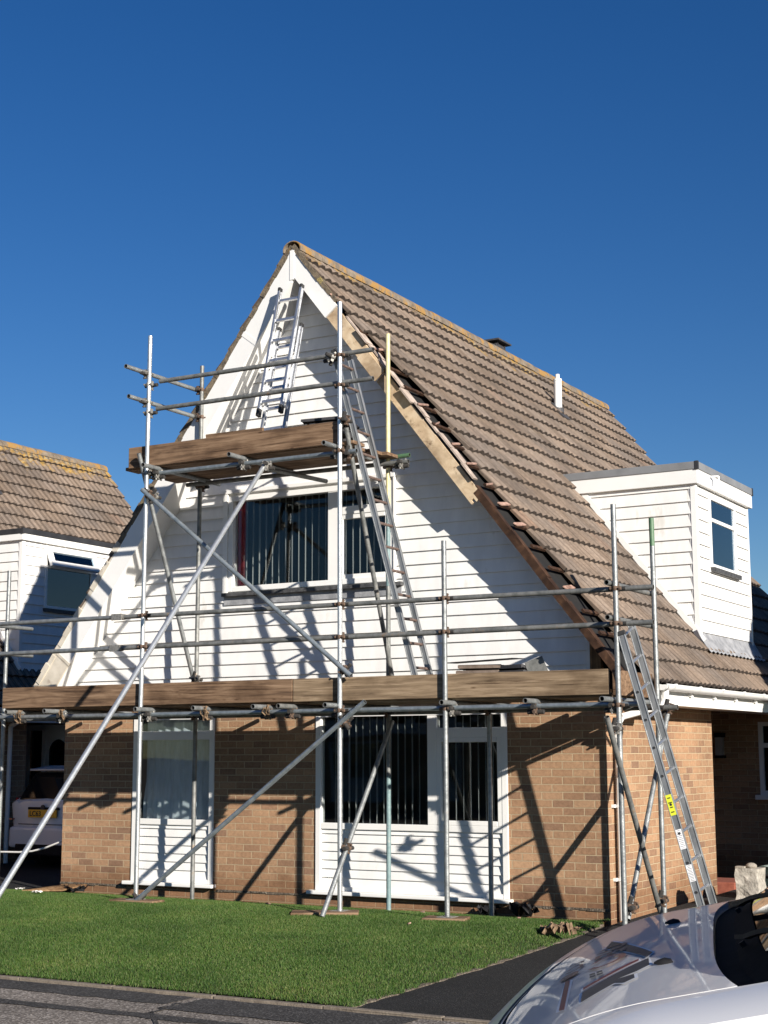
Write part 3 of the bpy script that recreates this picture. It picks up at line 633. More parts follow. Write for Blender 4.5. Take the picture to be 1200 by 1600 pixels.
        # bare rafter below the bargeboard, corner post, void
        m = MB(); xs = np.linspace(-1.19, .36, 9); rg = random.Random(3)
        for a, b in zip(xs[:-1], xs[1:]): slope_prism(m, 1, a, b, .03+rg.uniform(0, .012), .11, -.325+rg.uniform(-.004, .004), -.215+rg.uniform(-.03, .02))
        m.build('bare_rafter', 'rafter', H); m = MB(); slope_prism(m, 1, -1.3, .36, .10, .17, -.06, -.005); m.build('wall_plate', 'rafter', H)
        m = MB(); slope_prism(m, 1, -2.3, .36, .08, .12, .02, .06); m.build('inner_rafter', 'rafter', H)
        m = MB(); m.box((-.128, -.045, 2.16), (-.015, .03, 2.70)); m.build('corner_post', 'post_wood', H)
        m = MB(); m.prism([(-.015, .2, 2.08), (.34, .2, 2.08), (.34, .2, 2.27), (-.015, .2, 2.66)], (0, .03, 0)); m.build('void_backing', 'felt', H)  # near-black sheet added to stand in for the dark of the open eaves corner
    else:
        m = MB(); apex_prism(m, 1, .36, .02, .24, -.362, -.335); m.build('bargeboard', 'trim', H)
        m = MB(); slope_prism(m, 1, XA+.15, .36, .235, .247, -.335, 0); m.build('soffit', 'trim', H)
    # upper window
    u0, u1, z0, z1 = UW; W = empty('window'); W.parent = H
    m = MB(); frame_ring(m, PF, u0, u1, z0, z1, .06, -.07, .03); pbox(m, PF, -3.19, -3.05, z0+.06, z1-.06, -.07, .024); pbox(m, PF, -3.05, -2.42, 4.17, 4.26, -.07, .022)
    pbox(m, PF, u0-.07, u0-.005, z0-.02, z1+.03, 0, .045); pbox(m, PF, u1+.005, u1+.03, z0-.02, z1+.03, 0, .045); pbox(m, PF, u0-.07, u1+.03, z1+.03, z1+.075, 0, .05); m.build('frame', 'trim', W, bevel=.005)
    pane_box(PF, u0+.06, -3.19, z0+.06, z1-.06, -.03, W); casement(PF, W, -3.05, -2.42, 3.46, 4.17, .05); pane_box(PF, -3.05, -2.42, 4.26, z1-.06, -.03, W)
    m = MB(); pbox(m, PF, u0-.05, u1+.12, 3.345, 3.385, 0, .085); m.build('sill', 'sill_dark', W)
    m = MB(); pbox(m, PF, u0-.05, u1+.10, 3.25, 3.345, 0, .03); m.build('sill_flashing', 'lead', W)
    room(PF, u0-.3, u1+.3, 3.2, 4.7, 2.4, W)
    blinds(PF, u0+.12, u1-.05, z0+.05, z1-.05, .089, 66, W, seed=seed, jit=3, d=-.11)
    if full: bx('curtain', (u0+.05, .085, z0+.05), (u0+.155, .11, z1-.05), 'red_cloth', W)
    # ground floor windows
    for (u0, u1, z0, z1), big in ((LW, False), (BW, True)):
        W = empty('window'); W.parent = H
        zm0, zm1, zt0, zt1 = 0.785, 0.85, 1.74, 1.84
        m = MB(); f0, f1 = -.07, .016; t = .065
        pbox(m, PF, u0, u0+t, z0, z1, f0, f1); pbox(m, PF, u1-t, u1, z0, z1, f0, f1); pbox(m, PF, u0+t, u1-t, z1-.05, z1, f0, f1); pbox(m, PF, u0+t, u1-t, zm0, zm1, f0, f1-.003); pbox(m, PF, u0+t, u1-t, z0, z0+.045, f0, f1-.003)
        if big: pbox(m, PF, -1.975, -1.865, zm1, z1-.05, f0, f1-.004); pbox(m, PF, -1.865, u1-t, zt0, zt1, f0, f1-.006)
        else: pbox(m, PF, u0+t, u1-t, zt0, zt1, f0, f1-.006)
        m.build('frame', 'trim', W, bevel=.005)
        m = MB(); clad(m, FRONT(.03), z0+.045, zm0, .0915, lambda z, a=u0+t: a, lambda z, b=u1-t: b); m.build('panel', 'upvc', W)
        m = MB(); pbox(m, PF, u0-.07, u1+.04, z0-.04, z0, -.05, .09); m.build('sill', 'trim', W, bevel=.008)
        if big:
            pane_box(PF, u0+t, -1.975, zm1, z1-.05, -.03, W); casement(PF, W, -1.865, u1-t, zm1, zt0, .05); pane_box(PF, -1.865, u1-t, zt1, z1-.05, -.03, W)
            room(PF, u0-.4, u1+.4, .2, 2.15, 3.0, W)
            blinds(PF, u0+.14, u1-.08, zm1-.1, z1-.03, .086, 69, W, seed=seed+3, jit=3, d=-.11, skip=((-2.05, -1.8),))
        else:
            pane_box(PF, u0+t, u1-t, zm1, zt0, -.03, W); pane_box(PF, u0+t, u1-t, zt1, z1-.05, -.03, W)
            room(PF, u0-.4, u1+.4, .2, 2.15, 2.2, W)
            m = MB(); us = np.linspace(u0+.05, u1-.05, 90); P_ = np.array([[PF(u, z, -.13-.018*math.sin(u*46)-.01*math.sin(u*17+1)-(.05*max(0, (u0+.28-u)/.28))) for u in us] for z in (.8, 2.0)]); m.grid(P_); m.build('net_curtain', 'net', W, smooth=True)
            m = MB(); pts = [(u0+.24+.035*math.sin(z*5)+.03*(z-1.3), z) for z in np.linspace(.85, 1.72, 14)]
            P_ = np.array([[PF(a+o_, z, -.16-.02*math.sin(o_*90)) for o_ in np.linspace(-.17, 0, 12)] for a, z in pts]); m.grid(P_); m.build('curtain', 'net', W, smooth=True)
    # damp course and old paint line
    rg = random.Random(seed)
    for a, b in ((-6.92, -5.93), (-4.64, -3.42), (-1.0, 0.0)):
        m = MB(); us = np.linspace(a, b, 14)
        for p_, q_ in zip(us[:-1], us[1:]): pbox(m, PF, p_, q_, .075+rg.uniform(-.006, .006), .097, 0, .006+rg.uniform(0, .01))
        m.build('damp_course', 'earth', H)
    # eaves: fascia, gutter, soffit
    y0e = 0.42 if full else -.3
    m = MB(); m.box((XE-.055, y0e, 2.055), (XE-.035, 8.9, 2.20)); m.build('fascia', 'trim', H)
    m = MB(); m.box((0.0, y0e, 2.06), (XE-.055, 8.9, 2.072)); m.build('eaves_soffit', 'trim', H)
    m = MB(); gx, gz_, r = XE+.035, 2.245, .057
    for rad, fl in ((r, True), (r-.004, False)):
        P_ = np.array([[(gx+rad*math.cos(t), y, gz_+rad*math.sin(t)) for t in np.linspace(PI, 2*PI, 12)] for y in np.linspace(y0e, 8.9, 3)]); m.grid(P_, flip=fl)
    for sgn in (-1, 1): m.box((gx+sgn*r-.006, y0e, gz_-.004), (gx+sgn*r+.006, 8.9, gz_+.008))
    m.prism([(gx+r*math.cos(t), y0e, gz_+r*math.sin(t)) for t in np.linspace(PI, 2*PI, 12)], (0, .004, 0))
    G = m.build('gutter', 'trim', H)
    for y in np.arange(y0e+.25, 8.8, .78):
        m = MB(); P_ = np.array([[(gx+(r+.006)*math.cos(t), yy, gz_+(r+.006)*math.sin(t)) for t in np.linspace(PI, 2*PI, 12)] for yy in (y, y+.035)]); m.grid(P_, flip=True); m.box((XE-.035, y, gz_-.09), (gx-r*.5, y+.035, gz_-.02)); m.box((gx+r-.008, y, gz_-.006), (gx+r+.012, y+.035, gz_+.016)); m.build('gutter_bracket', 'trim', G)
    m = MB(); P_ = np.array([[(gx+(r+.008)*math.cos(t), yy, gz_+(r+.008)*math.sin(t)) for t in np.linspace(PI, 2*PI, 12)] for yy in (y0e+.05, y0e+.17)]); m.grid(P_, flip=True); m.tube((gx, y0e+.11, gz_-.05), (gx, y0e+.11, gz_-.14), .035); m.build('gutter_outlet', 'trim', G, smooth=True)
    if full:
        m = MB(); m.path([(gx, y0e+.11, gz_-.13), (gx-.02, y0e+.1, gz_-.2), (.10, .19, 1.93), (.062, .17, 1.86), (.062, .17, -.02)], .034, 12); D = m.build('downpipe', 'trim', H, smooth=True)
        for z in (.35, 1.05, 1.72):
            m = MB(); m.tube((.062, .17, z), (.062, .17, z+.03), .041); m.box((0, .10, z), (.03, .24, z+.03)); m.build('pipe_clip', 'trim', D)
    else:
        m = MB(); m.path([(gx, 2.9, gz_-.05), (.3, 2.9, 2.1), (.06, 2.9, 2.0), (.05, 2.9, 0.0)], .034, 10); m.build('downpipe', 'trim', H, smooth=True)
    m = MB(); m.box((XEL+.04, -.2, 2.06), (XEL+.06, 8.9, 2.2)); m.box((XEL+.06, -.2, 2.06), (-6.92, 8.9, 2.072)); m.box((XEL-.06, -.2, 2.17), (XEL+.04, 8.9, 2.25)); m.build('fascia', 'trim', H)
    # dormer
    DY0, DY1, DXF = (3.02, 5.13, 0.0) if full else (3.08, 5.12, 0.0)
    DX0 = -1.75; D = empty('dormer'); D.parent = H
    zf0, zf1, ze = (4.705, 4.885, 4.965) if full else (4.82, 4.93, 5.0)
    bx('dormer_core', (DX0-.4, DY0+.03, 2.3), (DXF-.03, DY1-.03, zf1), 'felt', D)
    holes = ((3.52, 4.56, 3.77, 4.64),) if full else ((3.60, 4.70, 3.82, 4.80),)
    m = MB(); PC = FRONT(DY0+.02); PFc = RIGHT(DXF-.02)
    clad(m, PC, 2.72, zf0, .1487, lambda z: xat(z, 1, -.03), lambda z: DXF-.055); 
    clad(m, PFc, 2.815, zf0, .1487, lambda z: DY0+.055, lambda z: DY1-.02, holes)
    clad(m, lambda u, z, d: (u, DY1-.02+d, z), 2.72, zf0, .1487, lambda z: xat(z, 1, -.03), lambda z: DXF-.02)
    m.build('cladding', 'upvc', D)
    m = MB(); pbox(m, PC, DXF-.055, DXF+.008, 2.80, zf0, -.03, .0285); pbox(m, PFc, DY0+.002, DY0+.058, 2.80, zf0, -.06, .0295); m.build('corner_trim', 'trim', D); m = MB(); pbox(m, PFc, DY1-.03, DY1+.006, 2.80, zf0, -.0, .0255); m.build('corner_trim', 'trim', D)
    m = MB(); slope_prism(m, 1, -1.62, DXF-.01, -.11, -.045, DY0-.022, DY0-.004); m.build('cheek_flashing', 'trim', D)
    m = MB(); m.box((DX0-.3, DY0-.05, zf0), (DXF+.05, DY1+.05, zf1)); m.build('dormer_fascia', 'trim', D, bevel=.004)
    m = MB(); m.box((DX0-.34, DY0-.062, zf1-.012), (DXF+.062, DY1+.062, ze)); E_ = m.build('flat_roof', 'edge_grey' if full else 'edge_black', D, bevel=.006)
    m = MB()
    for yy in (DY0-.066, DY1+.026): m.box((DXF+.024, yy, zf1-.016), (DXF+.066, yy+.04, ze+.004))
    m.build('roof_corner_cap', 'edge_black', D)
    if full:
     m = MB(); ysn = np.arange(DY0-.06, DY1+.10, .0125)
     P_ = np.array([[(DXF-.02+.15*v, y, rz(DXF-.02+.15*v)+.122-.020*v+.008*math.cos(2*PI*(y-RY0)/.15)*v+(.05*(1-v)**4)) for y in ysn] for v in np.linspace(0, 1, 6)]); m.grid(P_, flip=True); m.build('lead_apron', 'lead', D, smooth=True)
    a, b, c, d = holes[0]
    m = MB(); frame_ring(m, PFc, a, b, c, d, .045, -.06, .035); zt = c+(.56 if full else .63); pbox(m, PFc, a+.045, b-.045, zt, zt+.045, -.06, .03); Wd = m.build('window_frame', 'trim', D, bevel=.004)
    pane_box(PFc, a+.045, b-.045, c+.045, zt, .012, D, 'glass_blue')
    m = MB(); pbox(m, PFc, a-.02, b+.04, c-.055, c-.002, 0, .07); m.build('sill', 'sill_dark', D)
    m = MB()
    for q in (a, b): pbox(m, PFc, min(q, a-.0), max(q, a+.0)+.001, c, d, -.1, 0)
    if full:
        pane_box(PFc, a+.045, b-.045, zt+.045, d-.045, .012, D, 'glass_blue')
        m = MB(); m.tube((DXF+.05, DY0+.42, zf1-.035), (DXF+.14, DY0+.48, zf1-.03), .012); m.tube((DXF+.14, DY0+.48, zf1-.03), (DXF+.14, DY0+.48, zf1-.10), .012); m.build('overflow_pipe', 'trim', D)
    else:   # top light standing open on its upper hinge
        ah = math.radians(20); zh = d-.03
        def PO(u, z, dd): q = zh-z; return (DXF+.02+q*math.sin(ah)+dd*math.cos(ah), u, zh-q*math.cos(ah)+dd*math.sin(ah))
        m = MB(); frame_ring(m, PO, a-.01, b+.01, zt+.0, zh, .085, -.02, .035); m.build('open_top_light', 'trim', D, bevel=.004); pane_box(PO, a+.07, b-.07, zt+.08, zh-.08, .01, D, 'glass_blue')
    # roof furniture
    if full: px_, py_ = -2.80, 5.55
    else: px_, py_ = -2.62, 5.05
    m = MB(); zb = rz(px_); m.tube((px_, py_, zb-.05), (px_, py_, zb+.47), .058, 0, 14); m.tube((px_, py_, zb+.47), (px_, py_, zb+.50), .062, 0, 14); m.tube((px_, py_, zb+.50), (px_, py_, zb+.57), .030, 0, 10); m.build('vent_pipe', 'trim', R, smooth=True)
    m = MB(); m.obox((px_+.04, py_, zb+.02), (.15*.6, 0, -.15*.77), (0, .13, 0), (.008, 0, .008)); m.tube((px_, py_, zb), (px_, py_, zb+.07), .085); m.build('pipe_flashing', 'slate', R)
    m = MB(); cx, cy = XA-.28, 5.45; m.box((cx-.10, cy-.16, 6.8), (cx+.10, cy+.16, 7.47)); m.box((cx-.17, cy-.22, 7.50), (cx+.17, cy+.22, 7.525))
    for a_ in (-.1, .1):
        for b_ in (-.12, .12): m.box((cx+a_-.012, cy+b_-.012, 7.46), (cx+a_+.012, cy+b_+.012, 7.51))
    m.build('flue_terminal', 'slate', R)
    # recess: window or front door, lantern
    if full:
        a, b, c, d = bh; W = empty('window'); W.parent = H; Pb = FRONT(6.2)
        m = MB(); frame_ring(m, Pb, a, b, c, d, .055, -.06, .01); pbox(m, Pb, a+.055, b-.055, c+.62, c+.68, -.06, .008); m.build('frame', 'trim', W); pane_box(Pb, a+.055, b-.055, c+.055, d-.055, -.03, W, 'glass_blue')
        m = MB(); pbox(m, Pb, a-.05, b+.05, c-.06, c, -.02, .09); m.build('sill', 'trim', W)
        room(Pb, a-.1, b+.05, c-.1, d+.1, .6, W)
        m = MB(); pbox(m, Pb, -.86, -.74, 1.78, 1.84, 0, .13); pbox(m, Pb, -.86, -.74, 1.50, 1.54, 0, .13); pbox(m, Pb, -.83, -.77, 1.5, 1.84, 0, .04); L_ = m.build('wall_lantern', 'plastic_black', H); m = MB(); pbox(m, Pb, -.85, -.75, 1.54, 1.78, .045, .125); m.build('lantern_glass', 'lamp_glass', L_)
        m = MB(); m.box((-1.3, 3.45, -.1), (.16, 4.1, .10)); m.build('doorstep', 'brick_red_step', H, bevel=.01)
    else:
        a, b, c, d = bh; Pb = FRONT(YR); Dr = empty('front_door'); Dr.parent = H
        m = MB(); frame_ring(m, Pb, a-.1, b+.05, c, d, .09, -.05, .012); pbox(m, Pb, a+.24, a+.31, c, d, -.05, .012); m.build('frame', 'trim', Dr)
        pane_box(Pb, a-.01, a+.24, c+.06, d-.06, -.03, Dr, 'car_glass')
        m = MB(); dl, dr, hw = a+.31, b-.04, .215; cx = (dl+dr)/2; arc = [(cx+hw*math.cos(t), 1.62+hw*math.sin(t)) for t in np.linspace(PI, 0, 15)]; hole = [(cx-hw, 1.15)]+arc+[(cx+hw, 1.15)]
        pbox(m, Pb, dl, cx-hw, c, d-.09, -.03, .0); pbox(m, Pb, cx+hw, dr, c, d-.09, -.03, 0); pbox(m, Pb, cx-hw, cx+hw, c, 1.15, -.03, 0)
        for (p0, q0), (p1, q1) in zip(arc[:-1], arc[1:]): m.prism([Pb(p0, q0, 0), Pb(p1, q1, 0), Pb(p1, d-.09, 0), Pb(p0, d-.09, 0)], (0, .03, 0))
        m.build('door_leaf', 'trim', Dr)
        m = MB(); m.prism([Pb(u, z, -.012) for u, z in hole], (0, .006, 0)); m.build('arched_pane', 'car_glass', Dr)
        m = MB()
        for (p0, q0), (p1, q1) in zip(hole[:-1], hole[1:]): m.beam(Pb(p0, q0, .006), Pb(p1, q1, .006), .03, .02, (0, 1, 0))
        m.build('door_moulding', 'trim', Dr)
    return H

house = build_house(0, 0, True, 'brick and white clad A-frame house with a half-stripped right bargeboard, behind the scaffold', 11)
house_l = build_house(-10.63, 0, False, 'white clad neighbouring house at the left edge with an open dormer top light', 23)
house_r = copy_tree(house_l); house_r.location = (10.63, 2.29, 0); house_r['label'] = 'next-door A-frame house to the right of the tarmac drive, beyond the van'
for k, (x, lb) in enumerate(((-10.5, 'house across the road, opposite the scaffolded house, mirrored in its lower windows'), (-21.5, 'house across the road farther along to the left, mirrored in the lower windows'))):
    c = copy_tree(house_l); c.location = (x, -27.5, 0); c.rotation_euler = (0, 0, PI); c['label'] = lb

# ------------------------------------------------------------------ scaffold
TR, TRI = 0.02415, 0.0202
SC = empty('scaffold', (-2.2, -0.9, 0), 'galvanised tube scaffold with two timber decks standing against the white gable', 'scaffolding')
SCO = np.array([-2.2, -0.9, 0.0])
def tube(name, a, b, mat='galv', label=None, parent=None):
    m = MB(); m.tube(np.array(a)-SCO, np.array(b)-SCO, TR, TRI, 16); o = m.build(name, [mat, 'tube_bore'], SC, smooth=True, angle=50)
    if label: o['label'] = label
    return o
_cp = {}
def coupler_mesh(kind):
    """two bands at right angles with bolts and wing nuts; kind = material"""
    if kind in _cp: return _cp[kind]
    m = MB(); rg = random.Random(len(_cp)+2)
    m.tube((0, 0, -.024), (0, 0, .024), .0315, .0238, 14); m.tube((-.024, -.051, 0), (.024, -.051, 0), .0315, .0238, 14)
    m.box((-.02, -.036, -.02), (.02, -.016, .02))
    for sx in (-1, 1):
        m.obox((sx*.044, -.004, 0), (.016, 0, 0), (0, .012, 0), (0, 0, .017)); m.tube((sx*.05, -.035, 0), (sx*.05, .038, 0), .0065, 0, 7); m.tube((sx*.05, .020, 0), (sx*.05, .034, 0), .0125, 0, 6)
        m.obox((0, -.052, sx*.044), (.017, 0, 0), (0, .012, 0), (0, 0, .016)); m.tube((0, -.085, sx*.05), (0, -.012, sx*.05), .0065, 0, 7); m.tube((0, -.084, sx*.05), (0, -.070, sx*.05), .0125, 0, 6)
    o = m.build('coupler', [kind, 'tube_bore'], SC, bevel=0); _cp[kind] = o; return o
def coupler(p, kind='coupler_rust', rx=0, ry=0, rz_=0):
    if kind not in _cp: o = coupler_mesh(kind)
    else: o = _cp[kind].copy(); COL.objects.link(o); o.parent = SC
    o.location = Vector(np.array(p)-SCO); o.rotation_euler = (rx, ry, rz_); o.scale = (.84, .9, .84); return o

YF, YI, YL = -1.36, -0.40, -1.308
def std(xb, xt, y, zt, mat, lab=None): return tube('standard', (xb, y, gz(xb if xb < .1 else 1, y)+(.03 if y == YF and xb < .1 else 0.0)), (xt, y, zt), mat, lab)
std(-4.685, -4.653, YF, at(235, 525, 'y', YF)[2], 'galv_bright'); std(-2.207, -2.216, YF, at(531, 472, 'y', YF)[2], 'galv_bright', 'tall bright steel standard')
std(-1.052, -1.052, YF, at(693, 845, 'y', YF)[2], 'galv'); std(0.672, 0.668, YF, at(958, 788, 'y', YF)[2], 'galv')
std(-7.55, -7.53, YF, 3.75, 'galv'); std(-7.55, -7.53, YI, at(15, 892, 'y', YI)[2], 'galv')
std(-4.684, -4.661, YI, at(316, 572, 'y', YI)[2], 'galv_dull')
zc = 1.45
tube('standard', (-2.22, YI, gz(0, YI)), (-2.215, YI, 1.35), 'paint_teal', 'teal painted foot of an inner standard'); tube('standard', (-2.215, YI, 1.352), (-2.211, YI, 3.3), 'galv_dull')
tube('standard', (-2.211, YI, 3.302), (-2.208, YI, 4.1), 'paint_teal', 'teal painted length of an inner standard'); tube('standard', (-2.208, YI, 4.102), (-2.203, YI, at(606, 522, 'y', YI)[2]), 'paint_cream', 'cream painted top of an inner standard')
std(-1.07, -1.065, YI, 1.96, 'galv'); tube('standard', (.68, -.38, gz(1, -.38)), (.672, -.38, 3.52), 'galv'); tube('standard', (.672, -.38, 3.522), (.670, -.38, at(1013, 810, 'y', -.38)[2]), 'paint_green', 'green painted top of the corner standard')

ZL = 1.995
tube('ledger', (-8.3, YL, ZL), (-5.0, YL, ZL-.004), 'galv'); tube('ledger', (-4.995, YL, ZL-.004), (.86, YL, ZL+.008), 'galv_blue')
tube('ledger', (-8.3, YI+.05, ZL), (.86, YI+.05, ZL), 'galv_dull')
# guard rails: spigot joints left of the left-hand standard
for (pa, pb, pj) in (((0, 975), (1021, 917), (185, 966)), ((0, 1022), (1021, 972), (182, 1011))):
    a, b, j = at(*pa, 'y', YL), at(*pb, 'y', YL), at(*pj, 'y', YL); a = a+(a-b)/np.linalg.norm(a-b)*1.6; t = (j[0]-a[0])/(b[0]-a[0]); j = a+(b-a)*t
    tube('guard_rail', a, j-(.002, 0, 0), 'galv'); tube('guard_rail', j, b, 'galv_dull')
    m = MB(); d = (b-a)/np.linalg.norm(b-a); m.tube(j-d*.085-SCO, j+d*.085-SCO, .033, .0245, 12); m.box(j-(.07, .036, .035)-SCO, j+(.07, -.02, .035)-SCO); m.build('sleeve_coupler', ['coupler_steel', 'tube_bore'], SC)
    for x in (-7.54, -4.67, -2.21, -1.052, .67):
        zz = a[2]+(b[2]-a[2])*(x-a[0])/(b[0]-a[0]); coupler((x, YF, zz), 'coupler_rust', 0, 0, PI)
    # returns along the right-hand and left-hand ends
    zz = b[2]+.05; tube('guard_rail', (.616, -1.44, zz), (.616, -.2, zz), 'galv_dull')
for px, py in ((50, 983), (50, 1025)):
    p = at(px, py, 'x', -7.48); tube('guard_rail', (-7.48, -1.65, p[2]), p, 'galv')
# upper lift
ua, ub = at(237, 740, 'y', YL), at(520, 708, 'y', YL); ZU = (ua[2]+ub[2])/2
tube('ledger', (-4.60, YL, ZU), (-2.05, YL, ZU-.01), 'galv_blue')
ia, ib = at(292, 758, 'y', YI-.05), at(638, 721, 'y', YI-.05); tube('ledger', ia, ib, 'galv_dull')
tube('ledger', at(605, 716, 'y', YI+.05), at(640, 711, 'y', YI+.05), 'paint_green')
for pa, pb in (((250, 596), (583, 546)), ((245, 639), (583, 591))): tube('guard_rail', at(*pa, 'y', YL), at(*pb, 'y', YL), 'galv_dull')
for (pa, pb, zz) in (((196.4, 572), (323, 614.8), 5.705), ((200.8, 619), (331, 659.6), 5.386)):
    a, b = at(*pa, 'x', -4.72), at(*pb, 'x', -4.72); z = (a[2]+b[2])/2; tube('guard_rail', (-4.72, a[1], z), (-4.72, b[1], z), 'galv')
    coupler((-4.66, YF, z-.02), 'coupler_steel', 0, 0, -PI/2); coupler((-4.663, YI, z), 'coupler_rust', 0, 0, -PI/2)
for zz in (5.56, 5.25): coupler((-4.66, YF, zz), 'coupler_steel', 0, 0, PI); coupler((-2.215, YF, zz), 'coupler_rust', 0, 0, PI)
m_ = at(517, 556, 'y', YL-.02); coupler(m_+(0, 0, .0), 'coupler_steel', PI/2, 0, 0); coupler(m_+(.03, 0, -.03), 'coupler_steel', 0, .4, .6)
# transoms (their open ends stick out in front of the ledgers)
for x in (-7.48, -6.42, -5.80, -4.585, -3.86, -3.09, -2.79, -2.25, -1.0, -.15, .60):
    y0 = -1.56-random.uniform(-.03, .05); tube('transom', (x, y0, ZL+.0485), (x+random.uniform(-.01, .01), -.14, ZL+.0485), random.choice(['galv', 'galv_dull', 'galv']))
    coupler((x+.0, YL, ZL), random.choice(['coupler_rust', 'coupler_steel']), PI/2, PI/2*0, 0)
for x, zz in ((-4.54, 0), (-3.42, 0), (-2.27, 0)):
    tube('transom', (x, -1.58, ZU+.0485), (x, -.2, ZU+.0485), 'galv'); coupler((x, YL, ZU), 'coupler_steel', PI/2, 0, 0)
tube('transom', (-3.25, -1.2, ZU-.05), (-3.1, -.2, ZU-.05), 'galv_dull')
for x, y, z in ((-4.67, YF, ZL), (-2.21, YF, ZL), (-1.052, YF, ZL), (.67, YF, ZL), (-4.66, YF, ZU), (-2.215, YF, ZU), (-7.54, YF, ZL)): coupler((x, y, z), 'coupler_steel' if x < -3 else 'coupler_rust', 0, 0, PI)
for x in (-4.68, -2.21, -1.066, .675): coupler((x, YI, ZL), 'coupler_rust', 0, 0, 0)
for x in (-4.663, -2.206): coupler((x, YI, ZU), 'coupler_rust', 0, 0, PI)
coupler(at(628, 722, 'y', YI-.05), 'coupler_steel', PI/2, 0, 0)
# braces
YB = -1.412
tube('brace', at(222, 765, 'y', YB), at(548, 1056, 'y', YB), 'galv_blue')
tube('brace', at(206, 1413, 'y', YB), at(570, 1096, 'y', YB), 'galv_blue')
a = at(412, 729, 'y', -1.365); b = at(0, 1395, 'x', a[0]-.02); b = b+(b-a)*.15
RK = tube('raker', a, b, 'galv_bright', 'long bright raker tube sloping out to the lawn')
for n_, pts in (('brace', ((503, 1433), (613, 1127), -2.15, 'galv')), ('brace', ((217, 708), (302.5, 1063), -4.735, 'galv')), ('brace', ((541, 668), (612.5, 1056), -2.155, 'galv_dull')), ('brace', ((948, 1120), (1032, 1425), .735, 'galv_dull')), ('brace', ((1046, 1100), (981, 1437), .615, 'galv'))):
    tube(n_, at(*pts[0], 'x', pts[2]), at(*pts[1], 'x', pts[2]), pts[3])
for p in (at(232, 772, 'y', -1.39), at(536, 1046, 'y', -1.39), at(215, 1406, 'y', -1.39), at(538, 1129, 'y', -1.39)): coupler(p, 'coupler_rust', 0, .7, PI)
for px, py, x, k in ((538, 1323, -2.18, 'coupler_rust'), (238, 775, -4.70, 'coupler_steel'), (303, 1060, -4.70, 'coupler_steel'), (541, 708, -2.18, 'coupler_rust'), (958, 1136, .70, 'coupler_steel'), (1040, 1105, .64, 'coupler_rust'), (1030, 1405, .70, 'coupler_rust'), (983, 1415, .64, 'coupler_rust'), (536, 655, -2.19, 'coupler_rust')):
    coupler(at(px, py, 'x', x), k, .3, 0, PI/2)
coupler(a+(.02, .03, .03), 'coupler_steel', PI/2, 0, .3)
# decks and toe boards
def plank(name, a, b, mat, sag=0.0, label=None):
    m = MB(); m.box(np.array(a)-SCO, np.array(b)-SCO); o = m.build(name, mat, SC, bevel=.005)
    if label: o['label'] = label
    return o
zd = ZL+.074
for k in range(4):
    y0 = -1.285+k*.229; j = (-2.62, -3.2, -2.3, -2.9)[k]
    plank('deck_board', (-6.66-.05*k, y0, zd), (j, y0+.224, zd+.037), 'board'); plank('deck_board', (j+.01, y0, zd+.001), (.585-.03*(k % 2), y0+.224, zd+.038), 'board_grey')
t0 = zd-.005
plank('toe_board', (-6.67, -1.334, t0+.028), (-2.785, -1.296, t0+.255), 'board', label='stained left-hand toe board of the lower deck'); plank('toe_board', (-2.775, -1.334, t0+.026), (.57, -1.296, t0+.253), 'board_grey', label='paler right-hand toe board of the lower deck')
plank('toe_board', (.588, -1.29, t0+.02), (.626, -.36, t0+.245), 'board')
zu = ZU+.074
for k in range(4):
    y0 = -1.285+k*.229; plank('deck_board', (-5.02+.03*(k % 3), y0, zu), (-2.1-.06*((k*5) % 3), y0+.224, zu+.037), 'board')
plank('toe_board', (-4.94, -1.334, zu+.01), (-2.262, -1.296, zu+.24), 'board')
# lashings of frayed rope at the transom ends
for x, z in ((-6.42, ZL), (-5.80, ZL), (-3.86, ZL), (-3.09, ZL)):
    m = MB(); rg = random.Random(int(x*100))
    for k in range(7):
        p = np.array([x+rg.uniform(.0, .07), -1.36+rg.uniform(-.03, .03), z+.07]); pts = [p+np.array([rg.uniform(-.03, .03), -.03*j if j < 2 else -.05+.02*j, -.035*j]) for j in range(5)]; m.path(pts-SCO, .006, 5)
    m.build('lashing', 'leaf', SC)
for f in [(x, YF) for x in (-4.685, -2.207, -1.052)]:
    m = MB(); z = gz(-3, YF)+.03; m.box(np.array((f[0]-.075, f[1]-.075, z))-SCO, np.array((f[0]+.075, f[1]+.075, z+.006))-SCO); m.build('base_plate', 'coupler_steel', SC)

def sole(name, x0, x1, y0, y1, rot, label, mat='board'):
    m = MB(); m.box((-(x1-x0)/2, -(y1-y0)/2, 0), ((x1-x0)/2, (y1-y0)/2, .034)); o = m.build(name, mat, bevel=.006); cx, cy = (x0+x1)/2, (y0+y1)/2
    o.location = (cx, cy, gz(-3, cy)-.004); o.rotation_euler = (0, 0, rot); return tag(o, label, 'board', 'sole boards under the scaffold feet')
sole('sole_board', -4.95, -4.40, -1.47, -1.25, .06, 'dark sole board under the leftmost standard, half sunk in the grass')
sole('sole_board', -2.62, -1.98, -1.62, -1.34, .52, 'long pale sole board under the tall middle standard and its slanting brace')
sole('sole_board', -1.26, -.86, -1.50, -1.24, .25, 'short pale sole board on the grass before the right half of the wide window')

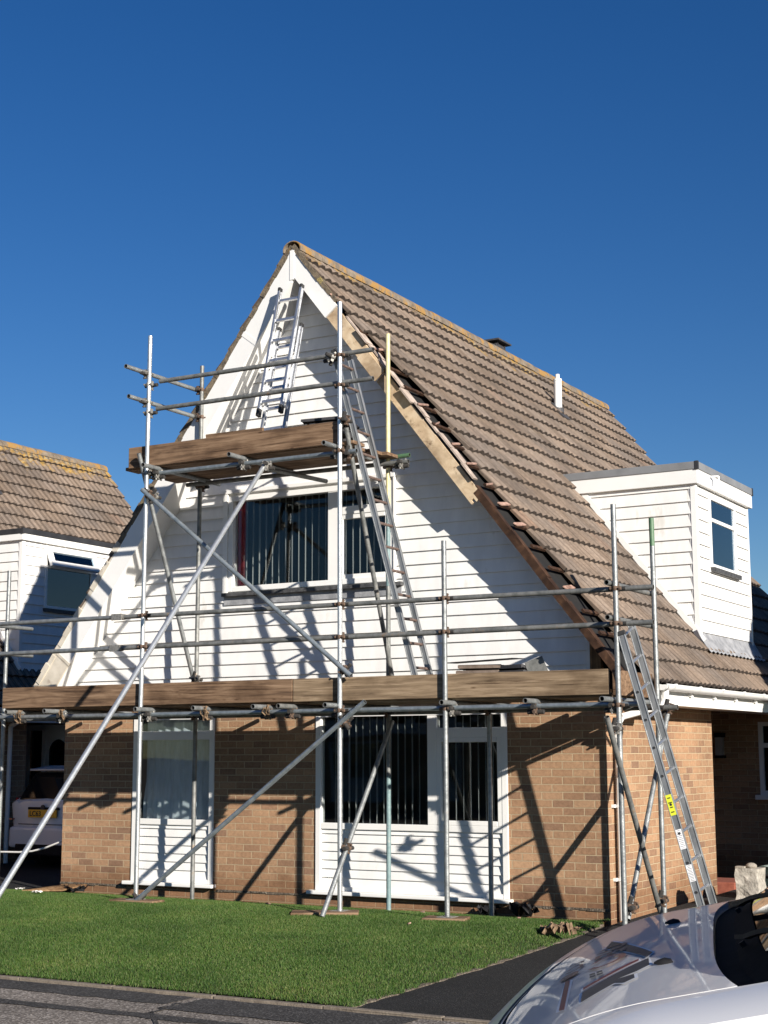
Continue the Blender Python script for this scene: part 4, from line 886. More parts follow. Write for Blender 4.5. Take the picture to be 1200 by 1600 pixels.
# ------------------------------------------------------------------ ladders
def rail(m, a, b, w, d, side):
    m.beam(a, b, w, d, side)
def ladder(name, loc, stiles, n, matS, matR, label, parent=None, rung='round', first=.25, feet=True, mk=None, sw=.026, sd=.062, off=0.02):
    """stiles: two (bottom, top) pairs"""
    T = parent or empty(name, loc, label, 'ladder'); o = np.array(T.location)
    (a0, a1), (b0, b1) = [tuple(np.array(p, float)-o for p in s) for s in stiles]
    across = (b0-a0)/np.linalg.norm(b0-a0); along = (a1-a0)/np.linalg.norm(a1-a0); deep = np.cross(across, along)
    for p, q in ((a0, a1), (b0, b1)):
        m = MB(); m.beam(p, q, sw, sd, deep)
        for s in (-1, 1): m.beam(p+deep*s*(sd/2-.004), q+deep*s*(sd/2-.004), sw+.010, .009, deep)
        st = m.build('stile', matS, T, bevel=.002)
        if feet:
            m = MB(); m.beam(p-along*.03, p+along*.06, sw+.016, sd+.014, deep); m.build('foot', 'rubber', st, bevel=.004); m = MB(); m.beam(q-along*.03, q+along*.012, sw+.012, sd+.010, deep); m.build('end_cap', 'rubber', st, bevel=.004)
    L = np.linalg.norm(a1-a0)
    for k in range(n):
        t = (first+k*.25)/L
        if t > .985: break
        p, q = a0+(a1-a0)*t, b0+(b1-b0)*t; m = MB()
        if rung == 'round': m.tube(p-across*.012, q+across*.012, .014, 0, 10)
        else: m.beam(p-across*.012, q+across*.012, .03, .026, deep)
        m.build('rung', matR, T, smooth=(rung == 'round'))
    return T
def thru(p, q, zb):
    """extend the line q->p down to height zb"""
    p, q = np.array(p), np.array(q); return q+(p-q)*((q[2]-zb)/(q[2]-p[2]))
# on the upper deck against the apex
tl, tr = at(438, 452, 'y', -.43), at(472, 446, 'y', -.43); bl, br = at(404, 647, 'y', -.80), at(439, 641, 'y', -.80)
LA = ladder('extension_ladder', (-3.5, -.8, zu+.04), ((bl, tl), (br, tr)), 9, 'aluminium', 'aluminium', 'bright aluminium extension ladder leaning into the apex from the upper deck', rung='flat', first=.14, sw=.02, sd=.046)
d_ = np.array([.045, .055, 0]); b2l, b2r = bl+d_, br+d_; e = (tl-bl)/np.linalg.norm(tl-bl)
dn = (b2l[2]-zu-.045)/e[2]
ladder('x', None, ((b2l-e*dn, b2l+e*1.05), (b2r-e*dn, b2r+e*1.05)), 8, 'aluminium', 'aluminium', '', parent=LA, rung='flat', first=.1, sw=.02, sd=.046)
# between the decks
yA, yB = -1.20, -.88
ztop = 5.60
A0, A1 = at(648, 1055, 'y', yA), at(563, 713, 'y', yA); B0, B1 = at(671.7, 1054, 'y', yB), at(546.5, 559, 'y', yB)
A1 = A0+(A1-A0)*((B1[2]-A0[2])/(A1[2]-A0[2]))
A0, B0 = thru(A0, A1, zd+.04), thru(B0, B1, zd+.04)
ladder('deck_ladder', (A0[0], (yA+yB)/2, zd+.038), ((A0, A1), (B0, B1)), 14, 'aluminium_worn', 'rung_brown', 'worn grey ladder with rusty rungs climbing from the lower deck to the upper deck', first=.3, sd=.055)
# from the ground at the right
yA, yB = -1.36, -.94
A0, A1 = at(1092, 1405, 'y', yA), at(970, 988, 'y', yA); B0, B1 = at(1112, 1403, 'y', yB), at(985, 972, 'y', yB)
A0, B0 = thru(A0, A1, gz(1, yA)+.005), thru(B0, B1, gz(1, yB)+.005)
LC = ladder('ground_ladder', (A0[0], (yA+yB)/2, gz(1, -.8)), ((A0, A1), (B0, B1)), 14, 'aluminium_worn', 'aluminium', 'tall grey aluminium ladder with yellow and white stickers, standing on the black drive', rung='round', first=.2, sw=.022, sd=.066)
lo = np.array(LC.location); al = (A1-A0)/np.linalg.norm(A1-A0); ac = (B0-A0)/np.linalg.norm(B0-A0); dp_ = np.cross(ac, al)
for (p0, p1, mt, nm) in (((1040, 1243), (1049, 1275), 'label_yellow', 'warning_sticker'), ((1056, 1297), (1067, 1327), 'decal_white', 'instruction_sticker'), ((1073, 1352), (1080, 1378), 'decal_white', 'instruction_sticker')):
    q0, q1 = at(*p0, 'y', yA), at(*p1, 'y', yA); t0_, t1_ = np.dot(q0-A0, al), np.dot(q1-A0, al)
    m = MB(); c0 = A0+al*t0_-lo; c1 = A0+al*t1_-lo; m.beam(c0-ac*.0145, c1-ac*.0145, .003, .052, dp_); st = m.build(nm, mt, LC)
    m = MB(); rg = random.Random(int(p0[0])); nl = 4 if mt == 'label_yellow' else 11
    for k in range(nl):
        f = (k+.7)/(nl+.4); c = c0+(c1-c0)*f-ac*.0165; m.obox(c, ac*.0006, dp_*rg.uniform(.010, .022), al*(.0045 if nl == 4 else .0016))
    m.build('sticker_print', 'ink', st)
for k in range(9):
    m = MB(); c = A0+al*(.2+.25*k)-lo-ac*.0146; m.tube(c, c-ac*.002, .012, 0, 10); m.build('rung_plug', 'rubber', LC)

# ------------------------------------------------------------------ loose things on the decks
ZD1, ZD2 = zd+.0395, zu+.0385
def tile_obj(name, loc, rot, label, group, mat='slate', size=(.42, .33, .028)):
    m = MB(); n = 13; L, W_, th = size
    ys_ = np.linspace(-W_/2, W_/2, n)
    for z0, fl in ((th, False), (0, True)):
        P_ = np.array([[(x, y, z0+.008*math.sin((y+W_/2)/W_*6*PI)) for y in ys_] for x in (-L/2, L/2)]); m.grid(P_, flip=fl)
    for x, fl in ((-L/2, False), (L/2, True)):
        P_ = np.array([[(x, y, z+.008*math.sin((y+W_/2)/W_*6*PI)) for y in ys_] for z in (0, th)]); m.grid(P_, flip=not fl)
    for y in (-W_/2, W_/2): m.face([(-L/2, y, 0), (L/2, y, 0), (L/2, y, th), (-L/2, y, th)])
    o = m.build(name, mat); o.location = loc; o.rotation_euler = rot; return tag(o, label, 'roof tile', group)
g1 = 'spare roof tiles stacked on the lower deck'
ORD = ('bottom', 'second', 'third', 'fourth', 'fifth', 'topmost')
for k in range(6): tile_obj('roof_tile', (-.95+.012*k, -.92+.01*k, ZD1+.054*k), (0, 0, .04*k), ORD[k]+' brown tile of the left stack on the lower deck', g1, 'tile_plain')
for k in range(6): tile_obj('roof_tile', (-.52-.01*k, -.9+.012*k, ZD1+.052*k), (0, 0, -.05*k), ORD[k]+' dark tile of the right stack on the lower deck', g1)
o = bx('underlay_sheet', (-.42, -.16, 0), (.30, .16, .006), 'plastic_black'); o.location = (-.80, -.92, ZD1+.345); o.rotation_euler = (.04, -.035, .05); tag(o, 'stiff black underlay sheet lying on top of the tile stacks', 'sheet')
o = bx('verge_offcut', (-.09, -.006, 0), (.09, .006, .15), 'galv_dull'); o.location = (-.27, -.95, ZD1+.20); o.rotation_euler = (.15, -.35, .2); tag(o, 'bluish metal offcut leaning at the right end of the tile stacks', 'offcut')
g2 = 'dark tiles stacked on the upper deck'
for k in range(6): tile_obj('roof_tile', (-2.56+.012*k*(-1)**k, -.98, ZD2+.056*k), (0, 0, .03*k), ORD[k]+' dark tile of the stack on the upper deck', g2)
o = bx('timber_offcut', (-.36, -.02, 0), (.36, .02, .285), 'board'); o.location = (-3.66, -1.12, ZD2); o.rotation_euler = (.1, 0, .02); tag(o, 'weathered board on edge behind the upper toe board', 'board')
o = bx('timber_offcut', (-.3, -.02, 0), (.3, .02, .31), 'board_grey'); o.location = (-3.75, -.95, ZD2); o.rotation_euler = (-.08, 0, -.05); tag(o, 'grey broken board standing behind the weathered board on the upper deck', 'board')
for k, lb in enumerate(('bottom batten of the pile at the left end of the lower deck', 'upper batten of the pile at the left end of the lower deck', 'short splintered batten across the pile at the left end of the lower deck')):
    o = bx('roof_batten', (-.26 if k < 2 else -.1, -.02, 0), (.26 if k < 2 else .1, .02, .025 if k else .19), 'board_grey' if k else 'board'); o.location = (-6.62+.05*k, -.95+.05*k, ZD1+(0, .192, .219)[k]); o.rotation_euler = (0, .02*k, .12*k-.08); tag(o, lb, 'batten', 'battens on the left end of the lower deck')

# ------------------------------------------------------------------ bits on the ground
def crumple(name, loc, r, mat, label, cat, seed, flat=.5, group=None):
    rg = random.Random(seed); m = MB(); nu, nv = 9, 7; P_ = np.zeros((nu, nv, 3))
    for i in range(nu):
        for j in range(nv):
            u, v = i/(nu-1)*2-1, j/(nv-1)*2-1; P_[i, j] = (u*r+rg.uniform(-.2, .2)*r, v*r*.7+rg.uniform(-.2, .2)*r, r*flat*(abs(math.sin(u*3+seed))+rg.uniform(-.1, .5)))
    P_[..., 2] -= P_[..., 2].min(); m.grid(P_); o = m.build(name, mat, smooth=True); o.modifiers.new('s', 'SOLIDIFY').thickness = .003; o.location = loc; return tag(o, label, cat, group)
q = lambda px, py: at(px, py, 'z', -.03)
for k, (px, py, r, lb, fl) in enumerate(((852, 1471, .05, 'small curled brown leaf left of the crumpled pair by the drive edge', 1.2), (868, 1474, .10, 'crumpled brown leaf left of its twin at the edge of the black drive', 1.1), (885, 1474, .09, 'crumpled brown leaf right of its twin at the edge of the black drive', 1.3), (900, 1462, .07, 'flat pale brown leaf nearest the house on the drive edge', .3))):
    p = q(px, py); crumple('dead_leaf', (p[0], p[1], gz(-3, p[1])-.035), r*.8, 'leaf', lb, 'leaf', 30+k, fl, 'dead leaves at the drive edge')
for k, (x, y, r, lb) in enumerate(((-.86, -.16, .13, 'crumpled black sheeting against the wall right of the wide window'), (-1.25, -.12, .1, 'scrap of black sheeting under the right end of the wide window sill'))): crumple('plastic_scrap', (x, y, gz(-3, y)), r, 'plastic_black', lb, 'plastic sheet', 51+k, .8)
p0, p1, p2 = at(34, 1398, 'z', -.0), at(97, 1386, 'z', -.0), at(97, 1398, 'z', -.0)
m = MB(); z = .04; m.prism([(p0[0]+.02, p0[1]-.02, z), (p2[0], p2[1]-.0, z), (p2[0]+.12, p2[1]+.28, z+.05), (p2[0]-.32, p2[1]+.42, z+.02)], (0, 0, .014)); o = m.build('wood_panel', 'post_wood'); tag(o, 'orange-brown board lying on the grass at the left corner of the house', 'board')
crumple('plastic_scrap', (-6.45, -.32, .0), .14, 'plastic_black', 'black sheet scrap beside the orange-brown board at the house corner', 'plastic sheet', 77, .5)
for k, (px, py, lb) in enumerate(((32, 1391, 'white paper scrap behind the orange-brown board'), (58, 1402, 'tiny white paper scrap in front of the orange-brown board'))):
    p = at(px, py, 'z', .03); crumple('paper_scrap', (p[0], p[1], gz(-3, p[1])+.02), .045, 'rope_white', lb, 'paper', 90+k, .4)
# rope across the neighbour's drive
m = MB(); pts = []
for px, py in ((-60, 1322), (-30, 1328), (0, 1331), (30, 1331.5), (50, 1330), (70, 1325), (95, 1315), (104, 1309)): pts.append(at(px, py, 'y', .06))
m.path(pts, .011, 8); tag(m.build('rope', 'rope_white', smooth=True), 'white rope sagging across the shaded drive in front of the white car', 'rope')

# stone post and hose reel beyond the drive
st = empty('stone_post', (1.0, 1.6, gz(1, 1.6)), 'rough pale stone block post with a pebble on top, beside the shaded porch', 'post')
pc = at(1172, 1356, 'y', 1.6); hh = pc[2]-gz(1, 1.6); st.location = (pc[0], 1.6, gz(1, 1.6))
m = MB(); rg = random.Random(2)
P_ = np.array([[(rg.uniform(-.01, .01)+.118*c, rg.uniform(-.01, .01)+.13*s, z) for c, s in ((-1, -1), (-.3, -1), (.3, -1), (1, -1), (1, -.2), (1, 1), (0, 1), (-1, 1), (-1, 0), (-1, -1))] for z in np.linspace(0, hh, 7)])
P_[:, -1] = P_[:, 0]; m.grid(P_, flip=True); m.face(P_[-1][:-1]); m.build('block', 'stone', st, bevel=.012)
m = MB(); us = np.linspace(0, PI, 7)
for (cx, cy, r) in ((.02, -.02, .05),):
    P_ = np.array([[(cx+r*math.sin(u)*math.cos(v)*1.2, cy+r*math.sin(u)*math.sin(v), hh+.02+r*.7*math.cos(u)) for v in np.linspace(0, 2*PI, 11)] for u in us]); m.grid(P_)
m.build('pebble', 'concrete', st, smooth=True)
m = MB(); m.box((-.13, -.1, hh), (-.03, 0, hh+.018)); m.build('stone_chip', 'concrete', st, bevel=.006)
hp = at(1181, 1372, 'y', 2.6); hr = empty('hose_reel', (hp[0]+.12, 2.6, gz(1, 2.6)), 'pale green domed hose reel with a dark coil behind the stone post', 'hose reel'); zt_ = at(1185, 1352, 'y', 2.6)[2]-hr.location.z
m = MB(); P_ = np.array([[(.27*math.cos(t), y, max(0.0, zt_-.27+.27*math.sin(t))) for t in np.linspace(0, PI, 17)] for y in (-.12, .16)]); m.grid(P_, flip=True)
for y in (-.12, .16): m.face([(.27*math.cos(t), y, zt_-.27+.27*math.sin(t)) for t in np.linspace(0, PI, 17)]) if y > 0 else None
m.box((-.27, -.12, 0), (-.25, .16, zt_-.27)); m.box((.25, -.12, 0), (.27, .16, zt_-.27)); m.build('cover', 'plastic_green', hr, smooth=True)
m = MB()
for k in range(6): m.path([(.20*math.cos(t)*(1-.04*k), -.13+.035*k, zt_-.29+.20*math.sin(t)*(1-.04*k)) for t in np.linspace(0, 2*PI, 20)], .014, 6)
m.build('hose', 'plastic_black', hr, smooth=True)
m = MB(); m.tube((0, -.14, zt_-.29), (0, .15, zt_-.29), .05); m.box((-.25, -.10, .0), (.25, .14, .05)); m.build('drum', 'decal_white', hr)

# ------------------------------------------------------------------ the van in the foreground
VX, VY, VA = 4.3351, -10.5522, 0.3115
V = empty('van', (VX, VY, -.10), 'glossy white panel van with a roof-shaped emblem on its bonnet, in the foreground', 'van')
VF = np.array([-math.cos(VA), -math.sin(VA), 0]); VL = np.array([-VF[1], VF[0], 0])
def vh(a, b):
    ap = np.maximum(a, 0); bb = np.abs(b)
    return 1.1453-.1948*a-.6185*ap**2-.4522*ap**4-.0158*b**2-.9*np.maximum(0, bb-.80)**2
def vp(a, b, z):   # van frame (forward, towards the camera side, up) -> the van's local space
    return VF*a+VL*b+np.array([0, 0, z+.10])
def vgrid(m, A, B, off=0.0, flip=False):
    Z = vh(A, B)+off; P_ = A[..., None]*VF+B[..., None]*VL+(Z+.10)[..., None]*np.array([0, 0, 1.0]); m.grid(P_, flip=flip)
seam = lambda b: .3604-.1681*b**2-.22*b**4
cowl = lambda b: -.102-.105*b**4
# bonnet
m = MB(); bs = np.linspace(-.795, .795, 50); ts = np.linspace(0, 1, 30)
A = np.array([[cowl(b)+(seam(b)-cowl(b))*t for b in bs] for t in ts]); Bm = np.tile(bs, (30, 1)); vgrid(m, A, Bm)
for e in (0, -1):   # turned-down edges of the panel
    a_ = A[e]; P_ = np.stack([np.stack([vp(a_[i], bs[i], vh(a_[i], bs[i])-d) for i in range(50)]) for d in (0, .02)]); m.grid(P_, flip=(e == 0))
for e in (0, -1):
    P_ = np.stack([np.stack([vp(A[i, e], bs[e], vh(A[i, e], bs[e])-d) for i in range(30)]) for d in (0, .02)]); m.grid(P_, flip=(e == -1))
BON = m.build('bonnet', 'van_paint', V, smooth=True, angle=50)
m = MB(); bb = np.linspace(-.805, .805, 50)
P_ = np.array([[vp(seam(b)+d, b, float(vh(np.array(seam(b)), b))-.012) for b in bb] for d in (-.012, .022)]); m.grid(P_)
for sg in (-1, 1): P_ = np.array([[vp(a_, sg*q_, float(vh(np.array(a_), sg*q_))-.012) for a_ in np.linspace(cowl(.8), seam(.8), 24)] for q_ in (.785, .812)]); m.grid(P_)
m.build('shut_line_liner', 'rubber', V)  # black strip added below the bonnet gaps so the shut lines look dark
# wings and nose
nose = lambda b: .60-.27*b*b
BODY = MB(); m = BODY
for sg in (-1, 1):
    bs = np.linspace(.803, .965, 16)*sg; ts = np.linspace(0, 1, 40)
    A = np.array([[cowl(.80)-.25+(nose(b)-cowl(.80)+.25)*t for b in bs] for t in ts]); vgrid(m, A, np.tile(bs, (40, 1)), flip=(sg < 0))
    P_ = np.array([[vp(A[i, -1]*1.0, sg*(.965+.010*math.sin(PI*v)), vh(A[i, -1], .965*sg)*(1-v)+.12*v) for i in range(40)] for v in np.linspace(0, 1, 8)]); m.grid(P_, flip=(sg > 0))
bs = np.linspace(-.803, .803, 50); ts = np.linspace(0, 1, 22)
A = np.array([[seam(b)+.010+(nose(b)-seam(b)-.010)*t for b in bs] for t in ts]); vgrid(m, A, np.tile(bs, (22, 1)))
P_ = np.array([[vp(nose(b)+.02*math.sin(PI*v)-.05*v, b, vh(np.array(nose(b)), b)*(1-v)+.14*v) for b in np.linspace(-.965, .965, 40)] for v in np.linspace(0, 1, 12)]); m.grid(P_)
# doors, roof and rear of the body
prof = [(-.36, 1.17), (-1.05, 1.78), (-1.35, 1.92), (-1.8, 1.97), (-4.2, 1.96), (-4.32, 1.85), (-4.36, 1.0), (-4.36, .14)]
secs = []
for a_, z_ in prof[:5]:
    ins = .10*max(0, (z_-1.17)/.8); secs.append([(a_, s*(.968-ins*q_), zz) for s, q_, zz in ((-1, 0, .14), (-1, 0, 1.12), (-1, 1, z_-.06), (-1, 1.6, z_-.015), (-1, 3, z_), (0, 0, z_+.015), (1, 3, z_), (1, 1.6, z_-.015), (1, 1, z_-.06), (1, 0, 1.12), (1, 0, .14))])
secs = [secs[0]]+secs[1:]+[[(-4.34, s[1]*.98, min(s[2], 1.88)) for s in secs[-1]]]
side = []
for sg in (0, 1):
    pass
P_ = np.array([[vp(*((q[0],)+q[1:]) if True else None) for q in s] for s in secs])
# shell: sides everywhere, roof only behind the windscreen top
L_, M_, R_ = P_[:, :3], P_[1:, 2:9], P_[:, 8:]
m.grid(L_); m.grid(R_); m.grid(M_); m.face([tuple(p) for p in P_[-1]])
BD = m.build('body', 'van_paint', V, smooth=True, angle=40)
# black cowl panel and windscreen
m = MB(); bs = np.linspace(-.82, .82, 40); P_ = np.array([[vp(cowl(b)-.004-.05*t, b, vh(np.array(cowl(b)), b)-.018+.012*t) for b in bs] for t in (0, .5, 1)]); m.grid(P_, flip=True); m.build('cowl', 'matt_black', V, smooth=True)
m = MB(); P_ = np.array([[vp((cowl(b)-.05)*(1-t)+(-1.02-.10*b*b)*t, b*(1-.13*t), (vh(np.array(cowl(b)), b)-.012)*(1-t)+(1.79-.03*b*b)*t+.05*math.sin(PI*t)) for b in bs] for t in np.linspace(0, 1, 16)]); m.grid(P_, flip=True); m.build('windscreen', 'van_glass', V, smooth=True)
m = MB(); P_ = np.array([[vp((cowl(b)-.05)*(1-t)+(-1.02-.10*b*b)*t+.002, b*(1-.13*t), (vh(np.array(cowl(b)), b)-.012)*(1-t)+(1.79-.03*b*b)*t+.05*math.sin(PI*t)+.003) for b in bs] for t in np.linspace(0, .05, 5)]); m.grid(P_, flip=True); m.build('screen_border', 'matt_black', V, smooth=True)
def ws(t, b, off): return vp((cowl(b)-.05)*(1-t)+(-1.02-.10*b*b)*t+off*.55, b*(1-.13*t), (vh(np.array(cowl(b)), b)-.012)*(1-t)+(1.79-.03*b*b)*t+.05*math.sin(PI*t)+off*.83)
for b0, b1, ap in ((.30, .74, .46), (-.42, .12, -.30)):
    W = empty('wiper'); W.parent = V
    m = MB(); pts = [ws(.02, b0, .03)]+[ws(.02+.10*t, b0+(b1-b0)*t, .022+.008*math.sin(PI*t)) for t in np.linspace(.15, 1, 8)]
    for p, q_ in zip(pts[:-1], pts[1:]): m.beam(p, q_, .015, .009, (0, 0, 1))
    m.tube(ws(.02, b0, .006), ws(.02, b0, .018), .007, 0, 12); m.build('wiper_arm', 'plastic_black', W)
    m = MB(); pts = [ws(.10+.05*t, b1-.32+.62*t, .014) for t in np.linspace(0, 1, 9)]
    for p, q_ in zip(pts[:-1], pts[1:]): m.beam(p, q_, .007, .014, (0, 0, 1))
    m.build('wiper_blade', 'rubber', W)
# washer jets
for b in (-.40, .372):
    m = MB(); c = np.array([vp(0, b, float(vh(np.array(0.), b)))]).reshape(3)
    sec = [(.020, .003, .004), (.012, .008, .009), (-.002, .011, .014), (-.015, .010, .012), (-.022, .004, .003)]
    P_ = np.array([[c+VF*a_+VL*(w_*math.cos(t))+np.array([0, 0, h_*max(0, math.sin(t))-.001]) for t in np.linspace(0, PI, 9)] for a_, w_, h_ in sec]); m.grid(P_); m.build('washer_jet', 'plastic_black', V, smooth=True)
# headlights, grille, bumper, number plate, mirrors, wheels
for sg in (-1, 1):
    m = MB(); P_ = np.array([[vp(.44-.25*u*u+.055*math.sin(PI*min(1, .25+v*.5)), sg*(.52+.36*u), .80+.03*u-.17*v) for u in np.linspace(0, 1, 8)] for v in np.linspace(0, 1, 6)])+VF*.055; m.grid(P_, flip=(sg < 0)); m.build('headlight', 'lamp_glass', V, smooth=True)
    m = MB(); c = vp(-.62, sg*1.07, 1.22); P_ = np.array([[c+VL*sg*.12*math.cos(t)*math.sin(f)+VF*.05*math.cos(f)*1.2+np.array([0, 0, .15*math.sin(t)*math.sin(f)]) for t in np.linspace(0, 2*PI, 17)] for f in np.linspace(0, PI, 9)]); m.grid(P_); M2 = m.build('wing_mirror', 'plastic_black', V, smooth=True)
    m = MB(); m.beam(vp(-.58, sg*.90, 1.16), vp(-.60, sg*1.0, 1.2), .07, .05); m.build('mirror_arm', 'plastic_black', M2)
    m = MB(); P_ = [vp(-.55, sg*.925, 1.20), vp(-1.06, sg*.878, 1.66), vp(-1.62, sg*.868, 1.74), vp(-1.68, sg*.925, 1.20)]; m.prism([p+VL*sg*.012 for p in P_], VL*sg*.004); m.build('side_window', 'van_glass', V)
    for a_ in (-.02, -3.2):
        m = MB(); m.tube(vp(a_, sg*.72, .24), vp(a_, sg*.945, .24), .335, .21, 28); T_ = m.build('wheel', ['rubber', 'rubber'], V, smooth=True); m = MB(); m.tube(vp(a_, sg*.74, .24), vp(a_, sg*.93, .24), .215, .05, 20); m.build('rim', ['galv', 'tube_bore'], T_, smooth=True)
m = MB(); P_ = np.array([[vp(.60-.2*b*b, b, z) for b in np.linspace(-.48, .48, 9)] for z in (.66, .52)]); m.grid(P_, flip=True); m.build('grille', 'plastic_black', V)
m = MB(); m.beam(vp(.60, -.26, .36), vp(.60, .26, .36), .02, .11); m.build('number_plate', 'decal_white', V)
# emblem on the bonnet: house roof, panes and lettering, a few tenths of a millimetre thick
def decal(name, polys, mat, off):
    m = MB()
    for poly in polys:
        bm = bmesh.new(); vs = [bm.verts.new((a_, b_, 0)) for a_, b_ in poly]; bm.faces.new(vs); bmesh.ops.triangulate(bm, faces=bm.faces)
        bmesh.ops.subdivide_edges(bm, edges=bm.edges[:], cuts=7, use_grid_fill=True); bmesh.ops.triangulate(bm, faces=bm.faces)
        for f in bm.faces:
            pts = [v.co for v in f.verts]; tri = [vp(p.x, p.y, float(vh(np.array(p.x), np.array(p.y)))+off) for p in pts]
            if np.cross(tri[1]-tri[0], tri[2]-tri[0])[2] < 0: tri = tri[::-1]
            m.face(tri)
        bm.free()
    return m.build(name, mat, BON, smooth=True)
def grow(poly, d):
    c = np.mean(poly, 0); out = []; n = len(poly); P_ = [np.array(p) for p in poly]
    ar = sum(P_[i][0]*P_[(i+1) % n][1]-P_[(i+1) % n][0]*P_[i][1] for i in range(n)); s = 1 if ar > 0 else -1
    for i in range(n):
        e0, e1 = P_[i]-P_[i-1], P_[(i+1) % n]-P_[i]; n0 = np.array([e0[1], -e0[0]])/np.linalg.norm(e0)*s; n1 = np.array([e1[1], -e1[0]])/np.linalg.norm(e1)*s
        k = n0+n1; k = k/max(.35, np.dot(k, k)/2) if np.linalg.norm(k) > .3 else n0; out.append(tuple(P_[i]+k*d))
    return out
roof_near = [(.154, .612), (.161, .480), (.036, .255), (.030, .366), (.055, .418), (.090, .455), (.058, .449), (.054, .502), (.073, .532), (.094, .500)]
eave_red = [(.163, .452), (.164, .417), (.058, .232), (.057, .266)]
bar = [(.197, .607), (.226, .160), (.213, .185), (.185, .622)]
roof_far = [(.154, -.34), (.161, -.21), (.040, .235), (.030, .17)]
def ring(c, ra, rb, t0, t1, w_, n=18):
    ts = np.linspace(t0, t1, n); return [(c[0]+ra*math.cos(t), c[1]+rb*math.sin(t)) for t in ts]+[(c[0]+(ra-w_)*math.cos(t), c[1]+(rb-w_*1.2)*math.sin(t)) for t in ts[::-1]]
letC = ring((.138, .10), .045, .085, .5, 5.8, .016)
letE = [(.175, -.075), (.100, -.05), (.100, .0), (.112, .002), (.114, -.035), (.132, -.04), (.133, -.006), (.145, -.008), (.145, -.045), (.160, -.05), (.162, -.012), (.175, -.015)]
letD = ring((.140, -.14), .038, .055, .2, 6.0, .014)
row2 = [ring((.222, -.02), .022, .05, .4, 5.9, .009), ring((.224, .09), .022, .045, .1, 6.1, .009), [(.243, -.14), (.205, -.12), (.204, -.085), (.212, -.086), (.213, -.11), (.244, -.125)]]
decal('emblem_edge', [grow(roof_near, .007), grow(bar, .006), grow(eave_red, .006), grow(roof_far, .006)], 'decal_white', .0022)
decal('emblem_roof', [roof_near, roof_far], 'decal_dark', .0030)
decal('emblem_stripe', [eave_red, bar], 'decal_red', .0037)
decal('emblem_letters', [letC, letE, letD]+row2, 'decal_brown', .0044)
decal('emblem_panes', [[(.166, .236), (.153, .244), (.150, .275), (.163, .268)], [(.150, .240), (.137, .245), (.134, .278), (.147, .272)], [(.162, .276), (.149, .283), (.147, .312), (.160, .306)], [(.146, .281), (.133, .285), (.131, .313), (.144, .309)]], 'decal_dark', .0044)

# ------------------------------------------------------------------ white hatchback on the neighbour's drive
CR = empty('parked_car', (-9.42, 2.4, -.01), 'white hatchback with a yellow rear plate parked in the shade of the neighbour\'s drive', 'car')
CW = .84
st_ = [  # y, half-width low, half-width shoulder, shoulder z, roof half-width, roof z, belt z
    (0.02, .70, .76, .93, .60, .97, .35), (0.10, .80, .81, .96, .62, 1.02, .28), (0.34, .84, .83, .98, .60, 1.34, .22), (0.62, .84, .84, .97, .58, 1.46, .22), (1.5, .84, .84, .95, .59, 1.49, .22), (2.2, .84, .84, .93, .57, 1.42, .22), (2.95, .83, .83, .90, .56, 1.0, .22), (3.6, .80, .79, .80, .50, .84, .24), (3.9, .70, .68, .66, .45, .70, .30)]
def csec(y, wl, wsd, zs, wr, zr, zb):
    h = [(wl*.92, zb), (wl, zb+.12), (wl+.01, (zb+zs)/2), (wsd, zs), (wr+.06, (zs+zr)/2+.02), (wr, zr-.035), (wr*.8, zr-.005), (0, zr+.01)]
    return [(-x, y, z) for x, z in h]+[(x, y, z) for x, z in h[-2::-1]]
m = MB(); P_ = np.array([csec(*s) for s in st_]); m.grid(P_, flip=True); m.face([tuple(p) for p in P_[0]]); m.face([tuple(p) for p in P_[-1]][::-1])
o = m.build('body', 'car_white', CR, smooth=True, angle=50)
m = MB(); m.hexa([(-.78, -.03, .30), (.78, -.03, .30), (.83, .35, .30), (-.83, .35, .30), (-.74, -.05, .60), (.74, -.05, .60), (.82, .35, .62), (-.82, .35, .62)]); m.build('bumper', 'car_white', CR, bevel=.04)
m = MB(); m.box((-.60, -.045, .20), (.60, .2, .36)); m.build('bumper_insert', 'plastic_black', CR, bevel=.02)
m = MB(); m.hexa([(-.66, .05, .985), (.66, .05, .985), (.66, .11, .985), (-.66, .11, .985), (-.53, .28, 1.38), (.53, .28, 1.38), (.53, .36, 1.38), (-.53, .36, 1.38)]); m.build('rear_window', 'car_glass', CR, bevel=.03)
m = MB(); m.hexa([(-.56, .18, 1.40), (.56, .18, 1.40), (.58, .62, 1.445), (-.58, .62, 1.445), (-.54, .16, 1.43), (.54, .16, 1.43), (.56, .62, 1.48), (-.56, .62, 1.48)]); m.build('spoiler', 'car_white', CR, bevel=.012)
m = MB(); m.box((-.36, -.005, .845), (.36, .06, .885)); m.build('tailgate_handle', 'plastic_black', CR, bevel=.008)
m = MB(); m.tube((0, -.02, .875), (0, .0, .875), .045, 0, 16); m.build('badge', 'slate', CR)
m = MB(); P_ = np.array([[(-.60+1.2*u, -.012+.03*abs(2*u-1)**2, .645-.0*u) for u in np.linspace(0, 1, 15)], [(-.60+1.2*u, -.012+.03*abs(2*u-1)**2, .633) for u in np.linspace(0, 1, 15)]]); m.grid(P_); m.build('tailgate_seam', 'ink', CR)
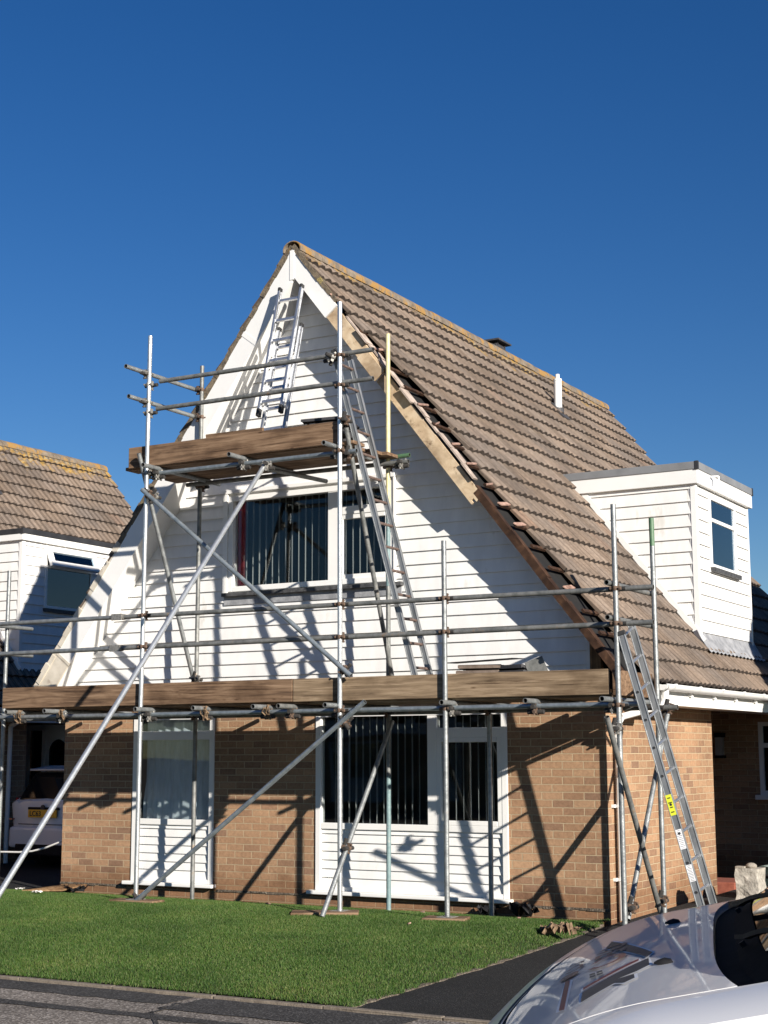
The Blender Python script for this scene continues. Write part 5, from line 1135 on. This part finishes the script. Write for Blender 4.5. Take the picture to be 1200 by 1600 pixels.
for sg in (-1, 1):
    m = MB(); m.hexa([(sg*.62, .03, .72), (sg*.80, .09, .72), (sg*.845, .26, .74), (sg*.70, .26, .74), (sg*.66, .06, 1.0), (sg*.78, .10, 1.02), (sg*.82, .22, 1.04), (sg*.70, .26, 1.02)]); m.build('tail_light', 'tail_red', CR, bevel=.015)
    m = MB(); m.box((sg*.72-.03, -.04, .70), (sg*.72+.03, 0.02, .72)); m.build('reflector', 'tail_red', CR)
    for y in (.75, 3.2):
        m = MB(); m.tube((sg*.62, y, .30), (sg*.825, y, .30), .30, .19, 24); T_ = m.build('wheel', ['rubber', 'rubber'], CR, smooth=True); m = MB(); m.tube((sg*.66, y, .30), (sg*.82, y, .30), .195, .04, 18); m.build('rim', ['galv', 'tube_bore'], T_, smooth=True)
m = MB(); m.box((-.265, -.022, .715), (.265, -.008, .825)); PL = m.build('number_plate', 'plate_yellow', CR, bevel=.004)
for o in CR.children_recursive:
    if o is not PL: o.data.transform(Matrix.Diagonal((.8, 1, .97, 1)))
tx = bpy.data.curves.new('plate_text', 'FONT'); tx.body = 'LC63'; tx.size = .098; tx.extrude = .0012; tx.offset = .0022; to = bpy.data.objects.new('plate_text_curve', tx); COL.objects.link(to)
bpy.context.view_layer.update(); me = bpy.data.meshes.new_from_object(to.evaluated_get(bpy.context.evaluated_depsgraph_get())); bpy.data.objects.remove(to)
me.materials.clear(); me.materials.append(MATS['ink']); po = bpy.data.objects.new('plate_characters', me); COL.objects.link(po); po.parent = PL; po.location = (-.235, -.0235, .737); po.rotation_euler = (PI/2, 0, 0)

# ------------------------------------------------------------------ scraps from the stripped verge
rg = random.Random(41)
chips = [(-1.75, -.55, 'small tile chip on the grass in front of the wide window panel'), (-.62, -.75, 'small tile chip on the grass below the brick pier, nearest the drive corner'), (-1.15, -1.9, 'lone tile chip in the open grass below the short sole board'), (-3.55, -.6, 'small tile chip on the grass under the middle brick pier')]
for x, y, lb in chips:
    m = MB(); n = 6; r = rg.uniform(.02, .04); p = [(r*rg.uniform(.6, 1.2)*math.cos(2*PI*k/n), r*rg.uniform(.5, 1)*math.sin(2*PI*k/n), 0) for k in range(n)]; m.prism(p, (rg.uniform(-.004, .004), 0, .012)); o = m.build('tile_chip', 'terracotta', bevel=.002)
    o.location = (x, y, gz(-3, y)+.012); o.rotation_euler = (rg.uniform(-.3, .3), rg.uniform(-.3, .3), rg.uniform(0, 3)); tag(o, lb, 'tile chip', 'tile chips fallen on the lawn')
